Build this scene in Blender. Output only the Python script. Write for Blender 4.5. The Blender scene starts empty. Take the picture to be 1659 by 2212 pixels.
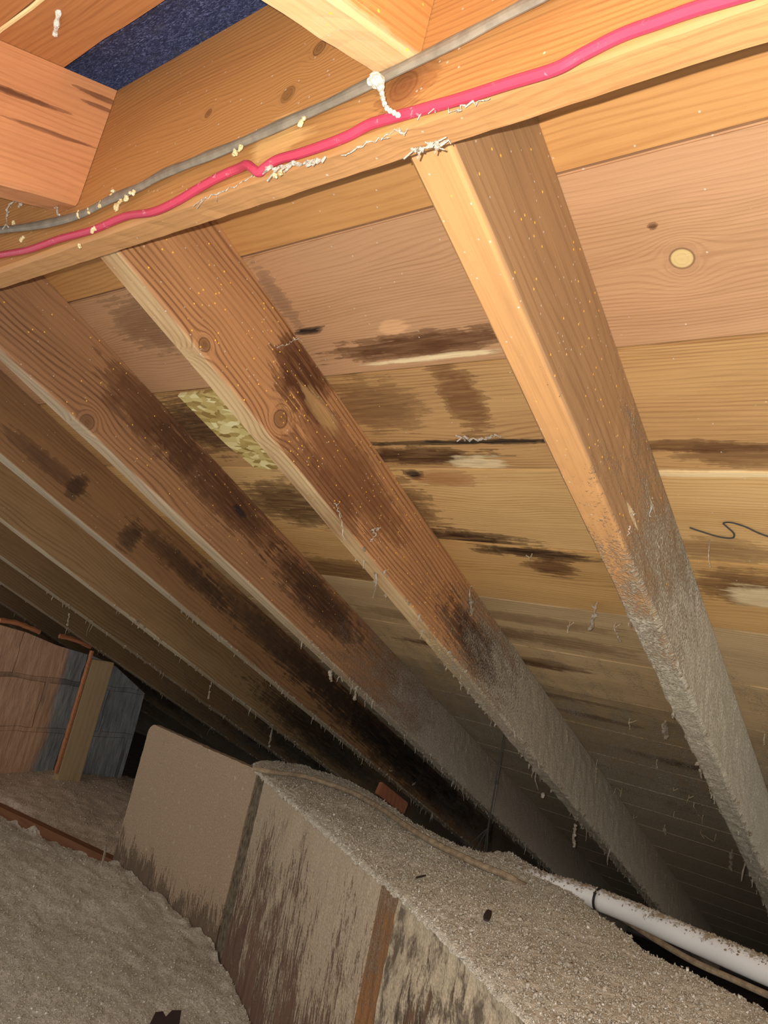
import bpy, bmesh, math, random
import numpy as np
from mathutils import Vector, Matrix, noise as mn

SC = bpy.context.scene
random.seed(7); RNG = np.random.default_rng(7)

# ------------------------------------------------------------------ frame of the attic
# photo 1659 x 2212; e1 runs along the ridge (away, to the left), VV is level towards the eave, ZZ is up
FPX, CX, CY = 1554.0, 829.5, 1106.0
TH = math.radians(21.0); CT, ST = math.cos(TH), math.sin(TH)
def _n(v): v = np.array(v, float); return v / np.linalg.norm(v)
E1 = _n([-1150 - CX, 995 - CY, FPX])
E2 = np.array([1965 - CX, 2612 - CY, FPX]); E2 = _n(E2 - E1 * (E2 @ E1))
NN = np.cross(E1, E2)
if NN @ np.array([70, -406, FPX]) < 0: NN = -NN
ZZ = CT * NN - ST * E2
VV = CT * E2 + ST * NN
ZO = 0.95                       # camera height above the attic floor
def w_of(d): return np.array([-(d @ E1), d @ VV, d @ ZZ])
def ray(x, y): return w_of(np.array([x - CX, y - CY, FPX]))
EYE = np.array([0, 0, ZO])
def hitZ(x, y, z):              # z relative to the eye
    r = ray(x, y); return r * (z / r[2]) + EYE
def hitV(x, y, v):
    r = ray(x, y); return r * (v / r[1]) + EYE
def hitX(x, y, xx):
    r = ray(x, y); return r * (xx / r[0]) + EYE
def hitRoof(x, y, w=0.58):
    r = ray(x, y); return r * (w / (ST * r[1] + CT * r[2])) + EYE
# far roof frame: x along ridge (to the right), y down the slope, z outward normal
MF = Matrix(((1, 0, 0, 0), (0, CT, ST, 0), (0, -ST, CT, ZO), (0, 0, 0, 1)))
MFi = MF.inverted()
def toF(p): return MFi @ Vector(p)
H = 0.58
V0 = 0.288; ZA = (H - ST * V0) / CT
# near roof frame: x along ridge (to the right), y up-slope distance measured down from the apex
MNR = Matrix(((1, 0, 0, 0), (0, -CT, -ST, V0), (0, -ST, CT, ZA + ZO), (0, 0, 0, 1)))

# ------------------------------------------------------------------ camera
cam = bpy.data.cameras.new('camera'); camo = bpy.data.objects.new('camera', cam)
SC.collection.objects.link(camo); SC.camera = camo
cam.sensor_fit = 'VERTICAL'; cam.sensor_height = 36.0; cam.sensor_width = 27.0
cam.lens = FPX * 36.0 / 2212.0; cam.clip_start = 0.01
rx, ry, rz = w_of(np.array([1., 0, 0])), w_of(np.array([0, -1., 0])), w_of(np.array([0, 0, -1.]))
camo.matrix_world = Matrix(((rx[0], ry[0], rz[0], 0), (rx[1], ry[1], rz[1], 0), (rx[2], ry[2], rz[2], ZO), (0, 0, 0, 1)))

# ------------------------------------------------------------------ light: the phone's flash and an even ambient fill, added, entering by the open side behind the camera
wd = bpy.data.worlds.new('attic_dim'); SC.world = wd; wd.use_nodes = True
bg = wd.node_tree.nodes['Background']; bg.inputs[0].default_value = (0.97, 0.98, 1.0, 1); bg.inputs[1].default_value = 0.95
fl = bpy.data.lights.new('flash_light', 'POINT'); fl.energy = 28.0; fl.color = (1.0, 0.96, 0.92); fl.shadow_soft_size = 0.0015
flo = bpy.data.objects.new('flash_light', fl); SC.collection.objects.link(flo)
fo = w_of(np.array([-0.015, -0.011, 0.0])); flo.location = (fo[0], fo[1], fo[2] + ZO)
SC.view_settings.view_transform = 'Standard'; SC.view_settings.look = 'None'
SC.view_settings.gamma = 1.0; SC.view_settings.exposure = 0.0; SC.view_settings.use_curve_mapping = False

# ------------------------------------------------------------------ mesh helpers
class MB:
    """collects vertices / faces with a rest position 'pos' used by the materials"""
    def __init__(s): s.v = []; s.f = []; s.p = []; s.t = []
    def add(s, verts, faces, pos=None, tone=0.5):
        b = len(s.v)
        verts = [tuple(q) for q in verts]
        s.v += verts; s.p += [tuple(q) for q in (pos if pos is not None else verts)]
        s.t += [tone] * len(verts)
        s.f += [tuple(i + b for i in fc) for fc in faces]
    def build(s, name, mat, parent=None, M=None, origin=None, smooth=False):
        """verts given in frame M (default world); origin in world for top-level objects"""
        M = M or Matrix.Identity(4)
        if origin is None:
            c = sum((Vector(q) for q in s.v), Vector()) / max(1, len(s.v)); 
            oM = M @ Matrix.Translation(c)
        else:
            oM = Matrix.Translation(Vector(origin)) @ M.to_3x3().to_4x4()
        T = oM.inverted() @ M
        me = bpy.data.meshes.new(name)
        me.from_pydata([tuple(T @ Vector(q)) for q in s.v], [], s.f)
        a = me.attributes.new('pos', 'FLOAT_VECTOR', 'POINT')
        a.data.foreach_set('vector', np.array(s.p, np.float32).ravel())
        t = me.attributes.new('tone', 'FLOAT', 'POINT')
        t.data.foreach_set('value', np.array(s.t, np.float32))
        if smooth: me.shade_smooth()
        bm = bmesh.new(); bm.from_mesh(me); bmesh.ops.recalc_face_normals(bm, faces=bm.faces); bm.to_mesh(me); bm.free()
        me.materials.append(mat)
        o = bpy.data.objects.new(name, me); SC.collection.objects.link(o)
        if parent:
            o.parent = parent; o.matrix_parent_inverse = Matrix.Identity(4)
            o.matrix_basis = (PM[parent.name]).inverted() @ oM
        else: o.matrix_basis = oM
        PM[o.name] = oM
        return o
PM = {}
def empty(name, M):
    o = bpy.data.objects.new(name, None); SC.collection.objects.link(o); o.empty_display_size = 0.05
    o.matrix_basis = M; PM[o.name] = M.copy(); return o
def tag(o, label, cat, group=None):
    o['label'] = label; o['category'] = cat
    if group: o['group'] = group
    return o
def struct(o): o['kind'] = 'structure'; return o

def box(mb, a, b, bev=0.003):
    """axis aligned eased box"""
    bm = bmesh.new(); bmesh.ops.create_cube(bm, size=1)
    a = Vector(a); b = Vector(b); d = b - a; c = (a + b) / 2
    for v in bm.verts: v.co = Vector((v.co.x * d.x, v.co.y * d.y, v.co.z * d.z)) + c
    if bev: bmesh.ops.bevel(bm, geom=bm.edges[:], offset=bev, segments=2, affect='EDGES')
    bm.verts.index_update()
    mb.add([v.co.copy() for v in bm.verts], [[v.index for v in f.verts] for f in bm.faces]); bm.free()

def loft(mb, rings, cap=True, pos=None, tone=0.5):
    n = len(rings[0]); vs = [q for r in rings for q in r]; fs = []
    for i in range(len(rings) - 1):
        for j in range(n):
            k = (j + 1) % n
            fs.append((i * n + j, i * n + k, (i + 1) * n + k, (i + 1) * n + j))
    if cap: fs.append(tuple(range(n))[::-1]); fs.append(tuple((len(rings) - 1) * n + j for j in range(n)))
    mb.add(vs, fs, pos, tone)

def smooth_path(pts, k=6):
    """catmull-rom"""
    P = [Vector(p) for p in pts]; P = [2 * P[0] - P[1]] + P + [2 * P[-1] - P[-2]]; out = []
    for i in range(1, len(P) - 2):
        for s in range(k):
            t = s / k; a, b, c, d = P[i - 1], P[i], P[i + 1], P[i + 2]
            out.append(0.5 * ((2 * b) + (c - a) * t + (2 * a - 5 * b + 4 * c - d) * t * t + (3 * b - a - 3 * c + d) * t ** 3))
    out.append(P[-2]); return out

def tube(mb, path, r, n=8, rfun=None, flat=None, tone=0.5):
    """flat = (axis, ry): elliptical section whose wide side follows axis"""
    P = [Vector(p) for p in path]; rings = []; poss = []; L = 0; ref = Vector((0.13, 0.2, 0.97))
    if flat: ref = Vector(flat[0])
    for i, p in enumerate(P):
        t = (P[min(i + 1, len(P) - 1)] - P[max(i - 1, 0)]).normalized()
        a = (ref - t * ref.dot(t))
        if a.length < 1e-4: a = t.orthogonal()
        a.normalize(); b = t.cross(a)
        if i: L += (P[i] - P[i - 1]).length
        ra = r if rfun is None else rfun(i / (len(P) - 1), i)
        rb = ra if not flat else flat[1]
        rings.append([p + a * (ra * math.cos(2 * math.pi * j / n)) + b * (rb * math.sin(2 * math.pi * j / n)) for j in range(n)])
    loft(mb, rings, True, None, tone)

def blob(mb, c, r, sq=(1, 1, 1), seed=0, tone=0.5, sub=1, amp=0.45):
    bm = bmesh.new(); bmesh.ops.create_icosphere(bm, subdivisions=sub, radius=1)
    R = Matrix.Rotation(random.uniform(0, 6.28), 3, Vector((random.uniform(-1, 1), random.uniform(-1, 1), random.uniform(-1, 1))).normalized())
    vs = []
    for v in bm.verts:
        q = v.co.copy(); q *= 1 + amp * mn.noise(q * 1.7 + Vector((seed * 3.1, seed, 0)))
        q = R @ Vector((q.x * sq[0], q.y * sq[1], q.z * sq[2])); vs.append(Vector(c) + q * r)
    bm.verts.index_update()
    mb.add(vs, [[v.index for v in f.verts] for f in bm.faces], None, tone); bm.free()

# ------------------------------------------------------------------ material helpers
def srgb(r, g, b):
    f = lambda c: (c / 255) / 12.92 if c / 255 <= 0.04045 else ((c / 255 + 0.055) / 1.055) ** 2.4
    return (f(r), f(g), f(b), 1)
class NT:
    def __init__(s, name, rough=0.75):
        s.m = bpy.data.materials.new(name); s.m.use_nodes = True; s.t = s.m.node_tree
        s.b = s.t.nodes['Principled BSDF']; s.b.inputs['Roughness'].default_value = rough
        s.b.inputs['Specular IOR Level'].default_value = 0.3
        s.pos = s.attr('pos', 'Vector')
    def new(s, k): return s.t.nodes.new(k)
    def link(s, a, b):
        if isinstance(a, (int, float)): b.default_value = a
        elif isinstance(a, tuple): b.default_value = a
        else: s.t.links.new(a, b)
    def attr(s, n, out):
        a = s.new('ShaderNodeAttribute'); a.attribute_name = n; return a.outputs[out]
    def math(s, op, a, b=0.0, c=0.0, clamp=False):
        n = s.new('ShaderNodeMath'); n.operation = op; n.use_clamp = clamp
        s.link(a, n.inputs[0]); s.link(b, n.inputs[1]); s.link(c, n.inputs[2]); return n.outputs[0]
    def vm(s, op, a, b=(0, 0, 0)):
        n = s.new('ShaderNodeVectorMath'); n.operation = op; s.link(a, n.inputs[0]); s.link(b, n.inputs[1])
        return n.outputs['Value'] if op in ('LENGTH', 'DOT_PRODUCT', 'DISTANCE') else n.outputs[0]
    def noise(s, vec, scale=1.0, detail=2.0, rough=0.5, dist=0.0, col=False):
        n = s.new('ShaderNodeTexNoise'); s.link(vec, n.inputs['Vector']); n.inputs['Scale'].default_value = scale
        n.inputs['Detail'].default_value = detail; n.inputs['Roughness'].default_value = rough; n.inputs['Distortion'].default_value = dist
        return n.outputs['Color' if col else 'Fac']
    def voro(s, vec, scale, out='Distance', feat='F1', rnd=1.0):
        n = s.new('ShaderNodeTexVoronoi'); n.feature = feat; s.link(vec, n.inputs['Vector']); n.inputs['Scale'].default_value = scale
        n.inputs['Randomness'].default_value = rnd; return n.outputs[out]
    def mr(s, v, a, b, c=0.0, d=1.0, sm=True):
        n = s.new('ShaderNodeMapRange'); n.interpolation_type = 'SMOOTHSTEP' if sm else 'LINEAR'
        s.link(v, n.inputs[0])
        for i, q in enumerate((a, b, c, d)): s.link(q, n.inputs[1 + i])
        return n.outputs[0]
    def mix(s, f, a, b, mode='MIX'):
        n = s.new('ShaderNodeMix'); n.data_type = 'RGBA'; n.blend_type = mode
        s.link(f, n.inputs[0]); s.link(a, n.inputs[6]); s.link(b, n.inputs[7]); return n.outputs[2]
    def ramp(s, f, stops):
        n = s.new('ShaderNodeValToRGB'); s.link(f, n.inputs[0]); e = n.color_ramp.elements
        while len(e) < len(stops): e.new(0.5)
        for i, (p, c) in enumerate(stops): e[i].position = p; e[i].color = c
        return n.outputs[0]
    def sep(s, v):
        n = s.new('ShaderNodeSeparateXYZ'); s.link(v, n.inputs[0]); return n.outputs
    def comb(s, x, y, z):
        n = s.new('ShaderNodeCombineXYZ'); s.link(x, n.inputs[0]); s.link(y, n.inputs[1]); s.link(z, n.inputs[2]); return n.outputs[0]
    def bump(s, h, strength=0.3, dist=0.002, base=None):
        n = s.new('ShaderNodeBump'); n.inputs['Strength'].default_value = strength; n.inputs['Distance'].default_value = dist
        s.link(h, n.inputs['Height'])
        if base is not None: s.link(base, n.inputs['Normal'])
        return n.outputs[0]
    def out(s, col, normal=None, rough=None):
        s.link(col, s.b.inputs['Base Color'])
        if normal is not None: s.link(normal, s.b.inputs['Normal'])
        if rough is not None: s.link(rough, s.b.inputs['Roughness'])
        return s.m

DUST = srgb(158, 146, 124)
def wood(name, dark, light, axes='xyz', ring=260.0, knots=(), stains=(), dust=None, contrast=0.75, seed=0.0, resin=0.0,
         specks=0.0, rough=0.62, wig=0.012, dustcol=DUST, fibre=0.5, under=None, kcol=None):
    """axes: which rest coordinate runs along the grain, across it, and through it.
    knots: (along, across, r); stains: (along, across, r_along, r_across, strength, colour); dust: (axis, start, end, amount)"""
    N = NT(name, rough); S = N.sep(N.pos); ix = {'x': 0, 'y': 1, 'z': 2}
    A, B, C = (S[ix[a]] for a in axes)
    A = N.math('ADD', A, seed * 1.37); A0 = S[ix[axes[0]]]; B0 = S[ix[axes[1]]]
    wob = N.noise(N.comb(N.math('MULTIPLY', A, 2.2), N.math('MULTIPLY', B, 9.0), N.math('MULTIPLY', C, 9.0)), 1.0, 2.0)
    d = N.math('ADD', B, N.math('MULTIPLY', N.math('SUBTRACT', wob, 0.5), wig * 6))
    d = N.math('ADD', d, N.math('MULTIPLY', C, 0.6))
    kmask = None
    for (ka, kb, kr) in knots:
        q = N.comb(N.math('SUBTRACT', A0, ka), N.math('SUBTRACT', B0, kb), 0.0)
        L = N.math('ADD', N.vm('LENGTH', q), N.math('MULTIPLY', N.math('SUBTRACT', wob, 0.5), kr * 0.5))
        bb = N.math('SUBTRACT', B0, kb); lm = N.math('MAXIMUM', N.vm('LENGTH', q), kr)
        d = N.math('SUBTRACT', d, N.math('MULTIPLY', bb, N.math('DIVIDE', (kr * 1.7) ** 2, N.math('MULTIPLY', lm, lm))))
        f = N.mr(L, kr * 1.0, kr * 1.5, 1.0, 0.0)
        d = N.math('ADD', N.math('MULTIPLY', d, N.math('SUBTRACT', 1.0, f)), N.math('MULTIPLY', L, f))
        k = N.mr(L, kr * 0.6, kr * 1.2, 1.0, 0.0)
        rim = N.math('MULTIPLY', N.math('MULTIPLY', N.mr(L, kr * 0.82, kr * 1.0, 0.0, 1.0), N.mr(L, kr * 1.0, kr * 1.18, 1.0, 0.0)), N.mr(wob, .3, .55, .4, 1.0))
        km = N.math('ADD', N.math('MULTIPLY', k, 0.0 if kcol else 0.5), N.math('MULTIPLY', rim, 0.6), 0.0, True)
        if kcol: kc_ = N.mr(L, kr * .9, kr * 1.02, .75, 0.)
        kmask = km if kmask is None else N.math('MAXIMUM', kmask, km)
    w = N.math('SINE', N.math('MULTIPLY', d, ring * 1.0))
    w = N.math('MULTIPLY_ADD', w, 0.5, 0.5); w = N.math('POWER', w, 2.6)
    var = N.noise(N.comb(N.math('MULTIPLY', A, 1.2), N.math('MULTIPLY', d, 25.0), 3.3), 1.0, 2.0)
    fib = N.noise(N.comb(N.math('MULTIPLY', A, 14.0), N.math('MULTIPLY', B, 420.0), N.math('MULTIPLY', C, 420.0)), 1.0, 3.0, 0.6)
    bl = N.noise(N.comb(N.math('MULTIPLY', A, 3.0), N.math('MULTIPLY', B, 13.0), N.math('MULTIPLY', C, 13.0)), 1.0, 4.0, 0.6)
    g = N.math('MULTIPLY', w, N.mr(var, 0.25, 0.75, 0.15, 1.0))
    g = N.math('ADD', N.math('MULTIPLY', g, contrast * 0.65), N.math('MULTIPLY', N.math('SUBTRACT', fib, 0.5), fibre * 1.6))
    g = N.math('ADD', g, N.math('MULTIPLY', N.math('SUBTRACT', bl, 0.45), 1.0), 0.0, True)
    col = N.mix(g, light, dark)
    if kmask is not None and kcol: col = N.mix(kc_, col, kcol)
    if kmask is not None: col = N.mix(kmask, col, tuple(c * 0.35 for c in dark[:3]) + (1,))
    if stains:
        streak = N.noise(N.comb(N.math('MULTIPLY', A, 11.0), N.math('MULTIPLY', B, 150.0), N.math('MULTIPLY', C, 150.0)), 1.0, 4.0, 0.65)
        st2 = N.noise(N.pos, 38.0, 3.0, 0.6)
        nn = N.math('ADD', N.math('MULTIPLY', N.math('SUBTRACT', streak, 0.5), 1.9), N.math('MULTIPLY', N.math('SUBTRACT', st2, 0.5), .8))
        for (sa, sb, ra, rb, amt, sc) in stains:
            q = N.comb(N.math('MULTIPLY', N.math('SUBTRACT', A0, sa), 1 / ra), N.math('MULTIPLY', N.math('SUBTRACT', B0, sb), 1 / rb), 0.0)
            L = N.math('ADD', N.vm('LENGTH', q), nn)
            soft = N.math('MULTIPLY', N.mr(L, 0.55, 1.02, min(1., amt * 1.15), 0.0), N.mr(streak, .25, .6, .6, 1.0))
            edge = N.math('MULTIPLY', N.math('MULTIPLY', N.mr(L, .72, .88, 0., 1.), N.mr(L, .88, .96, 1., 0.)), amt * .55)
            col = N.mix(soft, col, sc); col = N.mix(edge, col, tuple(c * .55 for c in sc[:3]) + (1,))
    if resin:
        vd = N.voro(N.pos, 120.0); pick = N.voro(N.pos, 120.0, 'Color')
        r = N.math('MULTIPLY', N.mr(vd, 0.10, 0.16, 1.0, 0.0), N.math('GREATER_THAN', N.sep(pick)[0], 1 - resin))
        col = N.mix(r, col, srgb(255, 190, 70))
    if under:
        um = N.mr(N.math('ADD', S[2], N.math('MULTIPLY', N.math('SUBTRACT', bl, .5), .012)), under[2], under[2] + .004, under[1], 0.0)
        col = N.mix(um, col, N.mix(N.math('MULTIPLY', g, .55), under[0], dark))
    h = N.math('ADD', N.math('MULTIPLY', w, 0.4), fib)
    nrm = N.bump(h, 0.22, 0.0015)
    rg = rough
    if specks:
        sp = N.voro(N.pos, 240.0); pk = N.sep(N.voro(N.pos, 240.0, 'Color'))[1]
        m = N.math('MULTIPLY', N.mr(sp, 0.1, 0.3, .8, 0.0), N.math('GREATER_THAN', pk, 1 - specks * .6))
        col = N.mix(m, col, srgb(205, 195, 175))
    if dust:
        ax, d0, d1, amt = dust
        dn = N.noise(N.comb(N.math('MULTIPLY', S[0], 24.0), N.math('MULTIPLY', S[1], 9.0), N.math('MULTIPLY', S[2], 24.0)), 1.0, 5.0, 0.7)
        fine = N.noise(N.pos, 260.0, 3.0, 0.7)
        tt = N.mr(S[ix[ax]], d0, d1, 0.0, 1.0, False)
        dm = N.math('ADD', N.math('MULTIPLY_ADD', tt, 1.5, -0.55), N.math('MULTIPLY', N.math('SUBTRACT', dn, 0.35), 1.35))
        dm = N.math('ADD', dm, N.math('MULTIPLY', N.math('SUBTRACT', fine, 0.5), 1.3))
        dm = N.mr(dm, 0.1, 0.75, 0.0, amt)
        dc = N.mix(N.mr(fine, 0.3, 0.7), tuple(c * 0.5 for c in dustcol[:3]) + (1,), dustcol)
        col = N.mix(dm, col, dc)
        nrm = N.bump(N.math('MULTIPLY', N.math('ADD', N.math('MULTIPLY', fine, 1.3), N.math('MULTIPLY', dn, 1.0)), dm), 0.8, 0.005, nrm)
        rg = N.math('MAXIMUM', dm, rough)
    return N.out(col, nrm, rg)

def plain(name, c, rough=0.6, var=0.15, scale=60.0, c2=None, bump=0.15):
    N = NT(name, rough); n = N.noise(N.pos, scale, 4.0, 0.65)
    col = N.mix(N.mr(n, 0.3, 0.7), tuple(q * (1 - var) for q in c[:3]) + (1,), c2 or c)
    return N.out(col, N.bump(n, bump, 0.002))

def fluff(name, c, c2, white):
    """loose-fill insulation and dust clumps"""
    N = NT(name, 0.95); tone = N.attr('tone', 'Fac')
    a = N.noise(N.pos, 170.0, 4.0, 0.7); b = N.noise(N.pos, 9.0, 3.0)
    col = N.mix(N.mr(a, 0.32, 0.68), c2, c)
    col = N.mix(N.math('MULTIPLY', N.mr(b, 0.35, 0.7), 0.45), col, c2)
    col = N.mix(N.mr(tone, 0.55, 1.0, 0.0, 0.95, False), col, white)
    col = N.mix(N.mr(tone, 0.0, 0.45, 0.7, 0.0, False), col, tuple(q * 0.55 for q in c2[:3]) + (1,))
    N.b.inputs['Specular IOR Level'].default_value = 0.05
    return N.out(col, N.bump(a, 0.8, 0.006))

# ------------------------------------------------------------------ SETTING
M_floor = plain('attic_floor_boards', srgb(70, 60, 50), 0.9, 0.5, 20)
M_wall = plain('eave_blocking', srgb(62, 54, 46), 0.9, 0.4, 12)
mb = MB(); box(mb, (-6.0, 0.2, -0.03), (0.9, 4.2, 0.0), 0); struct(mb.build('floor', M_floor))
mb = MB(); box(mb, (-6.0, 3.90, 0.0), (0.9, 3.95, 0.30), 0); struct(mb.build('wall_eave', M_wall))
mb = MB(); box(mb, (-6.05, 0.2, 0.0), (-6.0, 3.95, 1.6), 0); struct(mb.build('wall_gable', M_wall))

# ------------------------------------------------------------------ far roof: sheathing boards (rest coordinates = roof frame x, y, z)
DK, LT = srgb(150, 96, 52), srgb(206, 156, 104)
BLK = srgb(34, 26, 20); BRN = srgb(84, 50, 26); PALE = srgb(232, 208, 160); TAN = srgb(190, 150, 96)
vb = [0.100] + [H * q for q in (0.493, 0.835, 1.170, 1.495)] + [H * (1.495 + 0.3122 * k) for k in range(1, 9)]
vb += [H * (3.993 + 0.34 * k) for k in range(1, 9)]
XL, XR = -5.9, 0.75
def st(x, y, rx, ry, a, c):       # a stain, or a painted shadow band, given where it sits on the roof
    p = toF(hitRoof(x, y)); return (p.x, p.y, rx, ry, a, c)
def kn(x, y, r): p = toF(hitRoof(x, y)); return (p.x, p.y, r)
specs = [
 dict(dark=srgb(152, 100, 52), light=srgb(192, 140, 82), ring=900, label='orange sheathing board directly under the ridge board, topmost of the far slope'),
 dict(dark=srgb(142, 102, 66), light=srgb(184, 140, 100), ring=1300, knots=[kn(1473, 558, 0.0105)], kcol=srgb(206, 180, 120),
      stains=[st(850, 710, .03, .014, .6, srgb(222, 170, 120)), st(1410, 490, .006, .004, .8, BRN), st(665, 715, 0.035, 0.006, 0.95, BLK), st(600, 640, 0.016, 0.05, 0.5, srgb(110, 84, 66)), st(900, 745, 0.16, 0.022, 0.85, BRN), st(940, 772, 0.13, 0.005, 0.8, PALE), st(330, 700, 0.1, 0.06, 0.5, BRN)],  # stains, plus the shadow band right of the second rafter painted into the colour
      label='wide pinkish sheathing board with a dark-ringed round knot, second below the ridge'),
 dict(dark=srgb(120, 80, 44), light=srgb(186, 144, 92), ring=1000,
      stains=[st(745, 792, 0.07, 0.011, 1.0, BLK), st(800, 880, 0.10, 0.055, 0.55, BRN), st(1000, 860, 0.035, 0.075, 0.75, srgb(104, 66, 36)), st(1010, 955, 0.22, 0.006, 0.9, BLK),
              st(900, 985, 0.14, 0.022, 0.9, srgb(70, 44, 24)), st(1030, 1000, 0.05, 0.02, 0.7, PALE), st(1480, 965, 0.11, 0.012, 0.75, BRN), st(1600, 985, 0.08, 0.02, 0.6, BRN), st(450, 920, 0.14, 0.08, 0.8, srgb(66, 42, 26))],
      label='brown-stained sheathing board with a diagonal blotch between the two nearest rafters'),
 dict(dark=srgb(158, 112, 60), light=srgb(208, 168, 110), ring=1100,
      stains=[st(895, 1025, 0.02, 0.012, 1.0, BLK), st(960, 1035, 0.06, 0.02, 0.6, srgb(150, 92, 52)), st(850, 1090, 0.09, 0.09, 0.75, BRN), st(1000, 1165, 0.14, 0.03, 0.95, srgb(56, 34, 20)), st(640, 1090, 0.15, 0.08, 0.8, srgb(74, 48, 26)), st(1560, 1190, 0.09, 0.03, 0.5, BRN), st(1560, 1025, 0.15, 0.006, 0.7, PALE)],
      label='pale sheathing board crossed by a jagged dark water stain, with a dark thread on it'),
 dict(dark=srgb(146, 104, 56), light=srgb(196, 154, 96), ring=1000, stains=[st(1150, 1195, 0.12, 0.018, 0.95, srgb(50, 30, 18)), st(1190, 1225, 0.05, 0.03, 0.8, BRN), st(1600, 1270, 0.07, 0.05, 0.7, BRN), st(1640, 1290, 0.05, 0.03, 0.7, PALE), st(720, 1230, 0.2, 0.05, 0.7, BRN)],
      label='tan sheathing board just below the jagged stain, fifth from the ridge'),
]
names = ['sixth', 'seventh', 'eighth', 'ninth', 'tenth', 'eleventh', 'twelfth', 'thirteenth', 'fourteenth', 'fifteenth', 'sixteenth', 'seventeenth', 'eighteenth', 'nineteenth', 'twentieth']
for i in range(len(vb) - 1):
    if vb[i] > 3.95: break
    v0, v1 = vb[i], min(vb[i + 1], 4.0)
    if i < len(specs): s = dict(specs[i])
    else:
        r = random.Random(i)
        k = r.uniform(0.86, 1.04)
        s = dict(dark=srgb(124 * k, 97 * k, 64 * k), light=srgb(194 * k, 164 * k, 120 * k), ring=r.uniform(700, 1200),
                 label='dusty brown sheathing board between the rafters, %s from the ridge' % names[i - 5])
        s['stains'] = [(-r.uniform(.3, 1.0), (v0 + v1) / 2 + r.uniform(-.05, .05), r.uniform(.1, .3), r.uniform(.01, .03), r.uniform(.4, .8), BRN) for _ in range(3)]
        s['stains'] += [(-0.62 + 0.05 * i, v1 - 0.004, 0.5, 0.003, 0.5, srgb(196, 160, 104))] if i % 2 else []
    lab = s.pop('label')
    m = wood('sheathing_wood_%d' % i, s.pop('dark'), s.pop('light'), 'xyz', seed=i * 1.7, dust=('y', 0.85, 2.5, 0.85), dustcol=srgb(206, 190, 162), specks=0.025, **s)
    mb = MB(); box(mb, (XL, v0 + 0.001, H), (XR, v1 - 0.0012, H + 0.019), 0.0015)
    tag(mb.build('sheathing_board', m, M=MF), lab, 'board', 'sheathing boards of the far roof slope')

# ------------------------------------------------------------------ rafters of the far slope
RD, RT = 0.133, 0.038
M_fringe = fluff('lint', srgb(172, 158, 134), srgb(128, 112, 92), srgb(220, 212, 196))
def rafter(uf, mat, label, dust0, dust1, fr0, fr1, nfr, seed, xj=0.0, end=3.86, clump=0.004):
    """uf: position of its camera-side face along the ridge (in far-roof x, negative = left)"""
    xr = -uf; xl = xr - RT; w1 = H - 0.0006; w0 = H - RD
    e = 0.004
    prof = []
    def seg(a, b, n): 
        for k in range(n): prof.append((a[0] + (b[0] - a[0]) * k / n, a[1] + (b[1] - a[1]) * k / n))
    seg((xr, w1), (xr, w0 + e), 9); seg((xr, w0 + e), (xr - e * 0.35, w0 + e * 0.35), 1); seg((xr - e * .35, w0 + e * .35), (xr - e, w0), 1)
    seg((xr - e, w0), (xl + e, w0), 4); seg((xl + e, w0), (xl, w0 + e), 2); seg((xl, w0 + e), (xl, w1), 4); seg((xl, w1), (xr, w1), 2)
    mb = MB(); rings = []; pos = []; n = 300
    for i in range(n + 1):
        t = i / n; ring = []
        for (x, w) in prof:
            vs = (V0 + 0.0130 - ST * w) / CT
            v = vs + (end - vs) * t
            dm = min(1, max(0, (v - dust0) / (dust1 - dust0)))
            q = Vector((x * 18 + seed, v * 7, w * 18))
            nz = mn.noise(q); n2 = mn.noise(Vector((x * 70, v * 45 + seed, w * 70))); n3 = mn.noise(Vector((x * 150, v * 150 + seed, w * 150)))
            amp = 0.0011 * nz + dm * clump * max(0, 0.35 + 0.9 * n2 + 0.5 * n3)
            cx, cw = (xr + xl) / 2, (w0 + w1) / 2
            dx = 1 if x > xr - 1e-4 else (-1 if x < xl + 1e-4 else 0); dw = -1 if w < w0 + e * .5 else 0
            if w > w1 - 0.004: dx = 0; dw = 0
            sag = 0.003 * math.sin(v * 1.1 + seed)
            ring.append((x + dx * amp + sag, v, w + dw * amp))
            pos.append((x - xr, v, w))
        rings.append(ring)
    loft(mb, rings, True, pos)
    o = mb.build('rafter', mat, M=MF, smooth=False)
    tag(o, label, 'rafter', 'rafters of the far slope')
    # lint hanging under the lower edge
    fb = MB(); r = random.Random(seed)
    for k in range(nfr):
        v = fr0 + (fr1 - fr0) * (r.random() ** 0.75)
        x = xr - r.choice((0.0, 0.0, 0.038, 0.02)) + r.uniform(-.003, .003); sag = 0.003 * math.sin(v * 1.1 + seed)
        p = Vector((x + sag, v, w0 + 0.003)); L = r.choice((.002, .003, .003, .004, .005, .006, .009, .014)) * r.uniform(.6, 1.4)
        if r.random() < 0.10: L *= 2.6
        dn = Vector((r.uniform(-.2, .2), ST + r.uniform(-.1, .1), -CT))
        pts = [p]
        for s in range(4): pts.append(pts[-1] + (dn + Vector((r.uniform(-.35, .35), r.uniform(-.35, .35), 0))) * L / 4)
        rr = r.uniform(.0006, .0015)
        tube(fb, pts, rr, 5, lambda t, i, rr=rr, r=r: rr * (1.3 - t) * r.uniform(.6, 1.5) + 0.0002, tone=r.uniform(.35, .75))
        if r.random() < .6: blob(fb, p + Vector((0, 0, -.0015)), r.uniform(.0015, .0036), (1, 1.8, 1), seed=k, tone=r.uniform(.3, .7))
    f = fb.build('dust_fringe', M_fringe, o, MF); f['kind'] = 'stuff'; f['label'] = 'grey lint and dust hanging along the lower edge'
    return o
rk = lambda uu, x, y: (lambda p: (p[0], p[1]))((toF(hitX(x, y, -uu)).y, toF(hitX(x, y, -uu)).z))
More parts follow.
